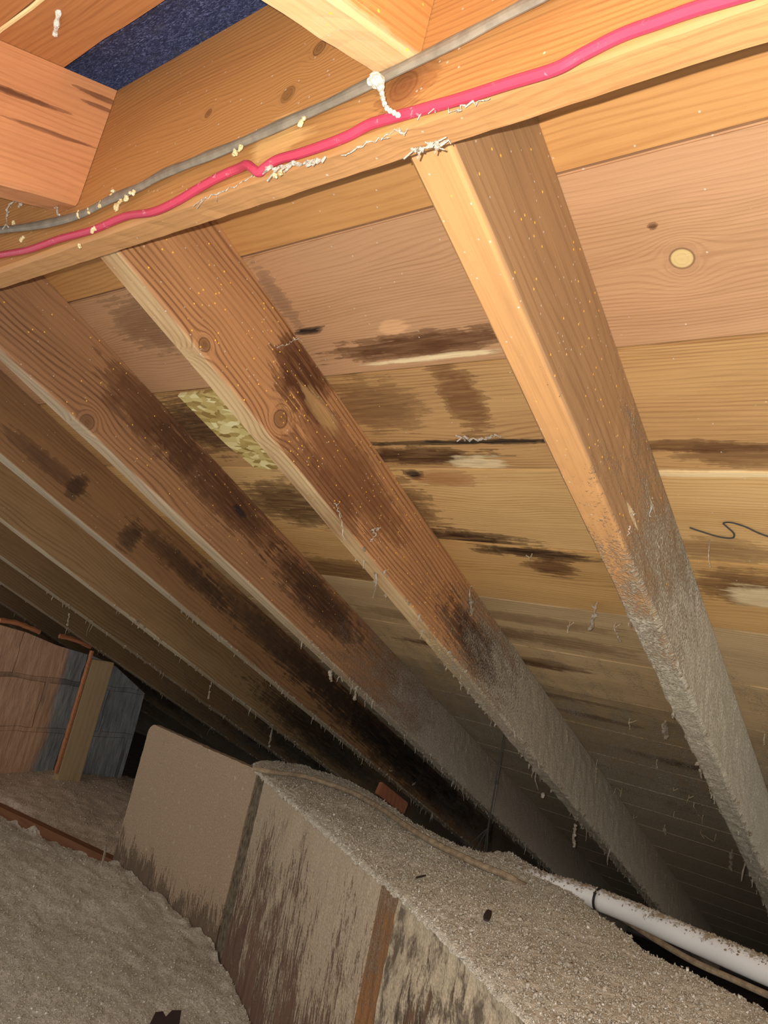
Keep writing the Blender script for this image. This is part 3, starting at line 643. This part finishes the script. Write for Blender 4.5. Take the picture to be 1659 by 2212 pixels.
v = Vector(bz) - Vector(by); mb = MB()
P = [Vector(by) - v.normalized() * .001, Vector(bz) + v.normalized() * .001]; nr = Vector((v.y, -v.x, 0)).normalized()
if nr.dot(-P[0]) < 0: nr = -nr
ring = []
for zz in (.05, .2, .35, .5, ZT + ZO - .004):
    ring.append([(q.x + nr.x * o_, q.y + nr.y * o_, zz) for q, o_ in ((P[0], -.012), (P[0], -.002), (P[1], -.002), (P[1], -.012))])
loft(mb, ring); o = mb.build('batten', M_bat, bulk); o['label'] = 'bare brown batten between the two side panels'
# joint strip between the plywood and the bulkhead
mb = MB(); M_jnt = plain('joint_timber', srgb(90, 80, 62), .9, .4, 60, srgb(126, 112, 88))
q1 = Vector(A2); q2 = Vector(bx); d = (q2 - q1).normalized(); nn2 = Vector((-d.y, d.x, 0))
if nn2.dot(q1) < 0: nn2 = -nn2
loft(mb, [[(q.x + nn2.x * k_, q.y + nn2.y * k_, zz) for q, k_ in ((q1 + d * .001, .004), (q2 - d * .001, .004), (q2 - d * .001, .03), (q1 + d * .001, .03))] for zz in (.05, .2, .4, ZT + ZO - .003)])
mb.build('corner_post', M_jnt, bulk)
# lid under the insulation
bk = [hz(x, y, ZT) for x, y in [(650, 1660), (820, 1735), (1000, 1840), (1110, 1850), (1400, 2070), (1640, 2190), (1760, 2270)]]; bk.append(Vector(bk[-1]) + dd * 1.6)
fr = [bx, bz, bw, bend]
def polyat(pl, t):
    P = [Vector(p) for p in pl]; L = [0]
    for i in range(1, len(P)): L.append(L[-1] + (P[i] - P[i - 1]).length)
    s = t * L[-1]
    for i in range(1, len(P)):
        if s <= L[i] + 1e-9: return P[i - 1].lerp(P[i], (s - L[i - 1]) / max(1e-9, L[i] - L[i - 1]))
    return P[-1]
# ------------------------------------------------------------------ loose-fill insulation
M_ins = fluff('loose_insulation', srgb(224, 214, 194), srgb(178, 167, 146), srgb(250, 246, 236))
M_ins2 = fluff('loose_insulation_pinkish', srgb(222, 200, 174), srgb(178, 156, 134), srgb(246, 240, 228))
def fbm(x, y, s, seed): return mn.noise(Vector((x * s, y * s, seed))) + .5 * mn.noise(Vector((x * s * 2.1, y * s * 2.1, seed + 9))) + .25 * mn.noise(Vector((x * s * 4.3, y * s * 4.3, seed + 5)))
def heap(name, grid, nflake, mat, label, seed, size=(.0008, .0021), keep=None):
    """grid: rows of points -> surface; flakes scattered over it, one uncountable mass"""
    rows = len(grid); cols = len(grid[0]); V = np.array([[tuple(p) for p in r] for r in grid], float)
    F = [(j * cols + i, j * cols + i + 1, (j + 1) * cols + i + 1, (j + 1) * cols + i) for j in range(rows - 1) for i in range(cols - 1)]
    rg = np.random.default_rng(seed)
    A = V.reshape(-1, 3)
    # area weighted choice of quads
    q = np.array(F); e1 = A[q[:, 1]] - A[q[:, 0]]; e2 = A[q[:, 3]] - A[q[:, 0]]; ar = np.linalg.norm(np.cross(e1, e2), axis=1)
    ctr = A[q[:, 0]]; dist = np.linalg.norm(ctr - EYE, axis=1); wgt = ar / np.maximum(dist, .5) ** 1.5
    pick = rg.choice(len(q), nflake, p=wgt / wgt.sum())
    u, v = rg.random((2, nflake, 1)); 
    C = A[q[pick, 0]] + e1[pick] * u + e2[pick] * v
    nrm = np.cross(e1, e2)[pick]; nrm /= np.linalg.norm(nrm, axis=1, keepdims=True) + 1e-9
    nrm *= np.sign(nrm[:, 2:3] + 1e-6)
    C += nrm * rg.uniform(-.0012, .0022, (nflake, 1))
    base = np.array([(1, 0, 0), (-1, 0, 0), (0, 1, 0), (0, -1, 0), (0, 0, 1), (0, 0, -1)], float)
    fc = np.array([(0, 2, 4), (2, 1, 4), (1, 3, 4), (3, 0, 4), (2, 0, 5), (1, 2, 5), (3, 1, 5), (0, 3, 5)])
    sz = rg.uniform(size[0], size[1], (nflake, 1)) * (1 + 1.2 * (rg.random((nflake, 1)) > .96))
    sc = np.concatenate([sz * rg.uniform(.8, 1.8, (nflake, 1)), sz * rg.uniform(.6, 1.1, (nflake, 1)), sz * rg.uniform(.25, .7, (nflake, 1))], 1)
    ax = rg.normal(size=(nflake, 3, 3)); Q, _ = np.linalg.qr(ax)
    pts = C[:, None, :] + np.einsum('kij,kvj->kvi', Q, base[None] * sc[:, None, :] * rg.uniform(.7, 1.3, (nflake, 6, 1)))
    nb = len(A); AV = np.concatenate([A, pts.reshape(-1, 3)])
    tone = np.concatenate([np.full(nb, .5), np.repeat(np.where(rg.random(nflake) < .05, rg.uniform(.8, 1.0, nflake), np.clip(rg.normal(.46, .13, nflake), 0, .75)), 6)])
    TF = (fc[None] + nb + 6 * np.arange(nflake)[:, None, None]).reshape(-1, 3)
    c0 = A.mean(0)
    me = bpy.data.meshes.new(name); nq = len(q); nt = len(TF)
    me.vertices.add(len(AV)); me.vertices.foreach_set('co', (AV - c0).astype(np.float32).ravel())
    me.loops.add(nq * 4 + nt * 3); me.loops.foreach_set('vertex_index', np.concatenate([q.ravel(), TF.ravel()]).astype(np.int32))
    me.polygons.add(nq + nt)
    me.polygons.foreach_set('loop_start', np.concatenate([np.arange(nq) * 4, nq * 4 + np.arange(nt) * 3]).astype(np.int32))
    me.update(calc_edges=True); me.validate()
    a = me.attributes.new('pos', 'FLOAT_VECTOR', 'POINT'); a.data.foreach_set('vector', AV.astype(np.float32).ravel())
    t = me.attributes.new('tone', 'FLOAT', 'POINT'); t.data.foreach_set('value', tone.astype(np.float32))
    me.materials.append(mat)
    o = bpy.data.objects.new(name, me); SC.collection.objects.link(o); o.location = c0; o['kind'] = 'stuff'
    tag(o, label, 'insulation'); return o
# on top of the bulkhead: from the panel edge over the crown and down behind
front = [hz(545, 1660, ZT), bx, by, bz, bw, bend]
backp = [hz(x, y, ZT) for x, y in [(545, 1652), (600, 1648), (650, 1655), (750, 1690), (820, 1730), (900, 1785), (1000, 1838), (1060, 1850), (1110, 1850), (1200, 1908), (1300, 1985), (1400, 2065), (1530, 2128), (1640, 2185), (1760, 2265), (1900, 2370)]]; backp.append(Vector(backp[-1]) + dd * 1.6)
grid = []; ns = 420
for i in range(ns + 1):
    t = i / ns; a = polyat(front, t); b = polyat(backp, t); row = []
    off = .010 * fbm(t * 30, 0, 1., 5.) + .005 * fbm(t * 90, 0, 1., 8.)
    dv = Vector((b.x - a.x, b.y - a.y, 0)); W = dv.length; dv = dv / max(W, 1e-6)
    lip = .006 * abs(fbm(t * 70, 3, 1., 1.))
    pf = [(-.004 - lip * .5, -.006 - lip)] + [((W + off) * k / 90, 0) for k in range(91)] + [(W + off + .012, -.02), (W + off + .03, -.06), (W + off + .05, -.14), (W + off + .09, -.30), (W + off + .14, -.5)]
    for (s, dz) in pf:
        q = a + dv * s; f = max(0, min(1, s / .03)) * max(0, min(1, (W - s) / .03))
        z = ZT + ZO + dz + .004 + .012 * f * (.4 + .6 * fbm(q.x, q.y, 7., 2.)) * min(1, W / .1) + .0035 * fbm(q.x, q.y, 55., 4.)
        row.append((q.x, q.y, max(z, .03)))
    grid.append(row)
heap('loose_insulation', grid, 105000, M_ins, 'thick grey loose insulation heaped along the top of the bulkhead', 11)
# lid (plain boards carrying that heap)
mb = MB(); top = [Vector((p.x, p.y, 0)) for p in (polyat(fr, k / 20) for k in range(21))]; bot = [Vector((p.x, p.y, 0)) for p in (polyat(bk, k / 20) for k in range(21))]
loft(mb, [[(a.x, a.y, ZT + ZO - .022), (b.x, b.y, ZT + ZO - .022), (b.x, b.y, ZT + ZO - .034), (a.x, a.y, ZT + ZO - .034)] for a, b in ((p.lerp(q, .03), p.lerp(q, .93)) for p, q in zip(top, bot))])
mb.build('lid', M_jnt, bulk)

# floor heaps: split by the exposed joist
j0 = Vector(hz(0, 1740, -.742)); j1 = Vector(hz(246, 1856, -.742)); jd = (j1 - j0).normalized(); jn = Vector((-jd.y, jd.x, 0))
if jn.y < 0: jn = -jn
def floor_z(x, y): return ZO - .752 + .020 * fbm(x, y, 2.3, 3.) + .0045 * fbm(x, y, 30., 6.)
Ja = j0 - jd * .5; Jb = j1 + jd * .12
pa = hitZ(560, 2260, -.75)
# near heap
grid = []; n1, n2 = 260, 210
fronts = [Vector((Ja.x, Ja.y, 0)), Vector((j0.x, j0.y, 0)), Vector((j1.x, j1.y, 0)), Vector((A1[0] + .01, A1[1] - .004, 0)), Vector((A2[0], A2[1] - .002, 0)), Vector((bx[0], bx[1] - .002, 0)), Vector((by[0], by[1], 0)), Vector((bz[0], bz[1], 0))]
backs = [Vector((-3.3, .55, 0)), Vector((-2.0, .30, 0)), Vector((-.7, .25, 0)), Vector((-.2, .45, 0))]
for i in range(n1 + 1):
    a = polyat(fronts, i / n1); b = polyat(backs, i / n1); row = []
    for j in range(n2 + 1):
        q = a.lerp(b, (j / n2) ** 1.2); z = floor_z(q.x, q.y)
        dj = abs((q - Vector((j0.x, j0.y, 0))).dot(jn)); al = (q - Vector((j0.x, j0.y, 0))).dot(jd)
        if al < (j1 - j0).length + .02: z -= .013 * math.exp(-(dj / .045) ** 2) * (.7 + .9 * fbm(al, 1, 16., 2.))
        if al < (j1 - j0).length + .02: z += .026 * max(0, fbm(al, 5, 13., 1.) - .05) * math.exp(-(dj / .03) ** 2)
        z += .012 * math.exp(-((q - a).length / .05)) * fbm(q.x, q.y, 16., 8.)
        row.append((q.x, q.y, z))
    grid.append(row)
heap('loose_insulation', grid, 110000, M_ins, 'broad bed of grey-beige loose insulation filling the lower left corner', 12)
# far heap, sloping up to the chimney
grid = []
A = [Vector((Ja.x, Ja.y, 0)) + jn * .03, Vector((j0.x, j0.y, 0)) + jn * .03, Vector((j1.x, j1.y, 0)) + jn * .03, Vector((A1[0], A1[1], 0)) + Vector((.25, .06, 0)), Vector((A2[0], A2[1] + .06, 0))]
B = [Vector((-3.6, 1.2, 0)), Vector((-3.2, 2.0, 0)), Vector((-2.9, 2.25, 0)), Vector((-2.3, 2.4, 0)), Vector((-1.5, 2.3, 0))]
for i in range(161):
    a = polyat(A, i / 160); b = polyat(B, i / 160); row = []
    for j in range(121):
        q = a.lerp(b, j / 120); z = floor_z(q.x, q.y) + .004 + .035 * math.exp(-((q.x + 2.8) ** 2 + (q.y - 1.75) ** 2) / .12)
        dj = (q - a).length; z -= .016 * math.exp(-(dj / .03) ** 2) * (1 + 1.2 * fbm(q.x * 1.0, q.y, 22., 2.))
        row.append((q.x, q.y, z))
    grid.append(row)
heap('loose_insulation', grid, 40000, M_ins2, 'pinkish-grey loose insulation between the bare joist and the chimney foot', 13)
# bare joist
M_joist = wood('joist_wood', srgb(84, 52, 32), srgb(120, 78, 50), 'xzy', ring=300, seed=9)
mb = MB(); JJ = [j0 - jd * .6, j1 + jd * .05]
loft(mb, [[(q.x + jn.x * s, q.y + jn.y * s, z) for s, z in ((0, .02), (0, ZO - .750), (.003, ZO - .747), (.035, ZO - .747), (.038, ZO - .750), (.038, .02))] for q in (JJ[0].lerp(JJ[1], k / 12) for k in range(13))]); relz(mb)
tag(mb.build('joist', M_joist), 'bare reddish-brown joist edge showing between two beds of insulation at left', 'joist')

# ------------------------------------------------------------------ conduit, cables, string
N = NT('pipe_plastic', .45); nz = N.noise(N.pos, 45., 5., .7); geo = N.new('ShaderNodeNewGeometry')
up = N.sep(geo.outputs['Normal'])[2]; dm = N.math('ADD', N.math('MULTIPLY', up, .55), N.math('MULTIPLY', N.math('SUBTRACT', nz, .5), 2.2))
M_pipe = N.out(N.mix(N.mr(dm, .48, .68), srgb(216, 214, 208), srgb(156, 140, 114)), N.bump(N.math('MULTIPLY', nz, N.mr(dm, .38, .6)), .7, .004), N.mr(dm, .3, .6, .4, .95))
PR = .019
cp = [(1090, 1878, -.338), (1130, 1894, -.335), (1200, 1914, -.332), (1283, 1940, -.327), (1370, 1974, -.322), (1450, 2010, -.317), (1530, 2044, -.312), (1600, 2074, -.307), (1680, 2108, -.302), (1800, 2160, -.295)]
path = smooth_path([hitZ(x, y, z) for x, y, z in cp], 8); path += [path[-1] + (path[-1] - path[-9]).normalized() * .05 * k for k in range(1, 14)]
pipe = empty('conduit_pipe', Matrix.Translation(path[24])); tag(pipe, 'white plastic conduit pipe with dust on top emerging from the insulation at lower right', 'pipe')
mb = MB(); k3 = 24
tube(mb, path[:k3 + 2], PR * .97, 24); mb.build('pipe_length', M_pipe, pipe, smooth=True)
mb = MB(); tube(mb, path[k3 + 1:], PR, 24); mb.build('pipe_length', M_pipe, pipe, smooth=True)
mb = MB(); dq = (path[k3 + 2] - path[k3]).normalized(); tube(mb, [path[k3 + 1] - dq * .0022, path[k3 + 1] + dq * .0022], PR * 1.06, 24)
M_blk = plain('black_rubber', srgb(40, 38, 36), .6); o = mb.build('joint_ring', M_blk, pipe); o['label'] = 'black ring at the pipe joint'
# dust clumps lying on the pipe
fb = MB(); r = random.Random(5)
for k in range(900):
    i = r.randrange(2, len(path) - 2); q = path[i].lerp(path[i + 1], r.random()); t = (path[i + 1] - path[i]).normalized(); a = Vector((0, 0, 1)) - t * t.z; a.normalize(); b = t.cross(a)
    an = r.gauss(0.15, .5)
    if abs(an) > 1.15: continue
    rr = r.uniform(.0006, .0022); q = q + (a * math.cos(an) + b * math.sin(an)) * (PR - .0002)
    blob(fb, q, rr, (1.4, 1.4, .7), seed=k, tone=r.uniform(.3, .7), sub=1)
f = fb.build('dust_crust', M_fringe, pipe); f['kind'] = 'stuff'; f['label'] = 'crumbs of grey dust lying on top of the pipe'
M_cab = plain('dusty_cable', srgb(146, 124, 98), .8, .25, 80, srgb(166, 146, 118))
mb = MB(); pp = [(548, 1660), (590, 1668), (650, 1676), (700, 1690), (760, 1712), (820, 1745), (880, 1786), (940, 1822), (1000, 1851), (1045, 1872), (1090, 1890), (1130, 1912), (1180, 1938)]
tube(mb, smooth_path([hitZ(x, y, ZT + .019 - (0.014 if i > 10 else 0) - (.03 if i > 11 else 0)) for i, (x, y) in enumerate(pp)], 6), .0062, 10, lambda t, i: .0062 + .0006 * mn.noise(Vector((i * .7, 0, 0))))
tag(mb.build('cable', M_cab), 'dust-coloured cable curving over the insulation on top of the bulkhead', 'cable')
mb = MB(); tube(mb, smooth_path([hitZ(x, y, -.375) for x, y in [(1300, 1962), (1350, 1988), (1420, 2032), (1500, 2078), (1580, 2114), (1660, 2150), (1760, 2195)]], 6), .0055, 10)
tag(mb.build('cable', M_cab), 'thin tan cable sagging in the dark gap below the white pipe', 'cable')
# string hanging from the reddish rafter
p_t = Vector(hitRoof(1088, 1592, H - RD)); r_ = ray(1045, 1842); kk = p_t.y / r_[1]; p_b = Vector(r_ * kk + EYE); p_b.y = p_t.y
mb = MB(); M_str = plain('dark_string', srgb(46, 44, 40), .8)
st_ = smooth_path([p_t + Vector((0, 0, .012)), p_t, p_t.lerp(p_b, .35) + Vector((-.001, 0, 0)), p_t.lerp(p_b, .42), p_t.lerp(p_b, .7), p_b], 6)
tube(mb, st_, .0018, 6, lambda t, i: .0016 + .0018 * math.exp(-((t - .55) / .03) ** 2))
for dx in (-.045, -.02, .012): tube(mb, [p_b + Vector((0, 0, .05)), p_b + Vector((dx * .6, -.004, .015)), p_b + Vector((dx, -.01, -.035))], .0013, 5)
tag(mb.build('string', M_str), 'dark knotted string hanging from the reddish rafter down to the insulation', 'string')

# ------------------------------------------------------------------ chimney and timber post
XF = -2.88
def cxy(x, y): p = hitX(x, y, XF); return (p[1], p[2])
N = NT('chimney_masonry', .9); S = N.sep(N.pos)
wv = N.noise(N.pos, 9., 3.); Y = N.math('ADD', S[1], N.math('MULTIPLY', N.math('SUBTRACT', wv, .5), .03)); Z_ = N.math('ADD', S[2], N.math('MULTIPLY', N.math('SUBTRACT', N.noise(N.pos, 7., 2.), .5), .03))
bt = N.new('ShaderNodeTexBrick'); N.link(N.comb(Y, Z_, 0.), bt.inputs['Vector']); bt.inputs['Scale'].default_value = 1.0; bt.inputs['Brick Width'].default_value = .30; bt.inputs['Row Height'].default_value = .20; bt.inputs['Mortar Size'].default_value = .010; bt.inputs['Mortar Smooth'].default_value = .2
mort = bt.outputs['Fac']
gr = N.noise(N.comb(N.math('MULTIPLY', S[1], 45.), N.math('MULTIPLY', S[2], 7.), 0.), 1., 5., .7)
smear = N.noise(N.pos, 3.2, 3., .6)
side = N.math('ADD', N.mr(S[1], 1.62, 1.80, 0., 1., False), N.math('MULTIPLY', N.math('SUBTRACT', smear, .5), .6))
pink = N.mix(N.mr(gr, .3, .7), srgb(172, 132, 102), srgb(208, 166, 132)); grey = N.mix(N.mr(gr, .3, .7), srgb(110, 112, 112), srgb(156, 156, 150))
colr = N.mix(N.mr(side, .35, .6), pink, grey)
colr = N.mix(N.math('MULTIPLY', N.math('MULTIPLY', mort, N.mr(smear, .38, .6)), .7), colr, srgb(66, 64, 60))
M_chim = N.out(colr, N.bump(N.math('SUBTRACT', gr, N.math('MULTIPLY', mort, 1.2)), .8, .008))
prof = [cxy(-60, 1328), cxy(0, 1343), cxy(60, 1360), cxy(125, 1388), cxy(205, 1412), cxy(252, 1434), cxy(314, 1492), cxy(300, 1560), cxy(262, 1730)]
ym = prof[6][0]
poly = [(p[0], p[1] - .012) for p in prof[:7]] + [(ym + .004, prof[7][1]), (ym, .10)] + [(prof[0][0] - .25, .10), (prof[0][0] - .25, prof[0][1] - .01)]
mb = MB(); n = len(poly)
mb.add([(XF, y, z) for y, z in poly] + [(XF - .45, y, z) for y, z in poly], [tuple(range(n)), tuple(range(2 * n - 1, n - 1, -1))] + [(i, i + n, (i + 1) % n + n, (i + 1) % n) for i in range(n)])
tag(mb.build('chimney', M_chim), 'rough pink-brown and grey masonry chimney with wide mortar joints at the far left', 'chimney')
M_post = wood('post_wood', srgb(130, 106, 74), srgb(176, 150, 112), 'zyx', ring=260, seed=17, contrast=.5)
pb = hitX(188, 1690, -U[6]); xq = -U[6] - .002
t1 = hitX(213, 1404, xq); t2 = hitX(250, 1426, xq)
y0, y1 = float(t1[1]), float(t2[1]); ztop = min(ZO + (0.4455 - ST * y1) / CT, 9)
mb = MB(); box(mb, (xq - .036, y0 - .012, .12), (xq - .001, y1, ZO + (H - RD - ST * y1) / CT - .006), .003)
tag(mb.build('post', M_post), 'upright timber post standing in front of the chimney under a rafter', 'post')
# orange slivers of lath on the chimney head and an added orange strip for the lit edge of the post
M_lath = wood('orange_lath', srgb(120, 74, 46), srgb(180, 116, 76), 'yzx', ring=380, seed=23)
for (pl, lab) in [([(0, 1340), (35, 1346), (62, 1356), (86, 1366)], 'orange broken lath on the chimney head at the left edge'), ([(128, 1374), (160, 1382), (196, 1398)], 'short orange lath sliver on the chimney head left of the post')]:
    mb = MB(); P = [Vector(hitX(x, y, XF + .012)) for x, y in pl]
    tube(mb, smooth_path(P, 5), .012, 5, lambda t, i: .010 + .0012 * math.sin(i * 1.7), flat=((0, 0, 1), .008)); tag(mb.build('lath', M_lath), lab, 'lath')
mb = MB(); P = [Vector(hitX(x, y, xq + .004)) for x, y in [(209, 1408), (190, 1470), (168, 1545), (148, 1615), (124, 1672)]]  # added strip whose orange stands for light on the post's left face
P = [Vector((xq - .012, y0 - .020, q.z)) for q in P]
tube(mb, smooth_path(P, 6), .008, 6, lambda t, i: .008 + .0015 * math.sin(i * 2.3), flat=((0, 1, 0), .010)); tag(mb.build('lath', M_lath), 'long rough orange strip added upright as the lit left edge of the post', 'lath')

# reddish block end behind the heap
p = Vector(hitRoof(850, 1728, H - RD + .02)); pF = toF(p)
M_blkw = wood('block_wood', srgb(120, 72, 48), srgb(168, 106, 74), 'xyz', ring=200, seed=41)
q = toF(hitX(846, 1726, -U[3] + .004)); mb = MB(); box(mb, (-U[3] + .002, q.y - .11, q.z - .02), (-U[3] + .020, q.y + .09, q.z + .022), .003)
tag(mb.build('wood_block', M_blkw, M=MF), 'reddish wood block showing behind the heaped insulation under the sooty rafter', 'block')

# ------------------------------------------------------------------ bits lying on the insulation
M_dkchip = plain('dark_chip', srgb(58, 44, 40), .8)
def chip(pts, z, w, name, mat, label, th=.0015):
    mb = MB(); P = [hitZ(x, y, z) for x, y in pts]
    tube(mb, smooth_path(P, 4), w, 6, lambda t, i: w * (.6 + .7 * math.sin(math.pi * (.15 + .7 * t))), flat=((1, .3, 0), th)); return tag(mb.build(name, mat), label, 'debris')
chip([(1057, 1967), (1053, 1978), (1050, 1988)], ZT + .018, .0042, 'bark_chip', M_dkchip, 'dark oval bark chip lying on the insulation near the white pipe')
chip([(899, 1896), (910, 1893), (919, 1891)], ZT + .018, .0016, 'twig', M_dkchip, 'tiny dark twig on the insulation above the brown batten')
chip([(229, 1826), (226, 1845), (219, 1872)], -.715, .0028, 'sliver', M_web, 'thin white sliver standing in the insulation beside the bare joist', .002)
mb = MB(); c = [(322, 2215), (336, 2186), (352, 2184), (358, 2196), (372, 2182), (392, 2182), (388, 2208), (372, 2225), (340, 2228)]
P = [Vector(hitZ(x, y, -.728)) for x, y in c]; n = len(P); mb.add(P + [q - Vector((0, 0, .006)) for q in P], [tuple(range(n)), tuple(range(2 * n - 1, n - 1, -1))] + [(i, i + n, (i + 1) % n + n, (i + 1) % n) for i in range(n)])
tag(mb.build('scrap', M_dkchip), 'dark brown torn scrap lying in the insulation at the bottom edge', 'scrap')
# larger hanging dust clots in the dark gap
for i, (x, y, x2, y2, uu) in enumerate([(905, 1625, 898, 1690, 3), (855, 1590, 848, 1665, 3), (1020, 1680, 1015, 1720, 3), (1243, 1780, 1238, 1830, 1), (1174, 1712, 1172, 1722, 1), (770, 1480, 766, 1510, 2), (712, 1450, 716, 1472, 2), (440, 1360, 433, 1392, 4), (455, 1480, 450, 1510, 4), (240, 1322, 232, 1350, 5), (150, 1325, 146, 1350, 5), (588, 1570, 582, 1612, 4)]):
    a = Vector(hitX(x, y, -U[uu] - .01)); r_ = ray(x2, y2); b = Vector(r_ * (np.linalg.norm(np.array(a) - EYE) / np.linalg.norm(r_)) + EYE)
    F_ = toF(a); a = MF @ Vector((F_.x, F_.y, min(F_.z, H - RD + .004)))
    mb = MB(); rn = random.Random(i); L = (b - a).length
    pts = [a.lerp(b, k / 6) + Vector((rn.uniform(-1, 1), rn.uniform(-1, 1), 0)) * L * .05 for k in range(7)]
    tube(mb, pts, .002, 6, lambda t, i, rn=rn: .0026 * rn.uniform(.4, 1.6), tone=.6)
    for k in range(7): blob(mb, a.lerp(b, rn.random()), rn.uniform(.002, .0055), seed=k, tone=rn.uniform(.45, .75))
    tag(mb.build('dust_strand', M_fringe), 'clotted strand of grey dust hanging from the lower edge of a rafter', 'dust', 'long dust strands hanging from the rafters')
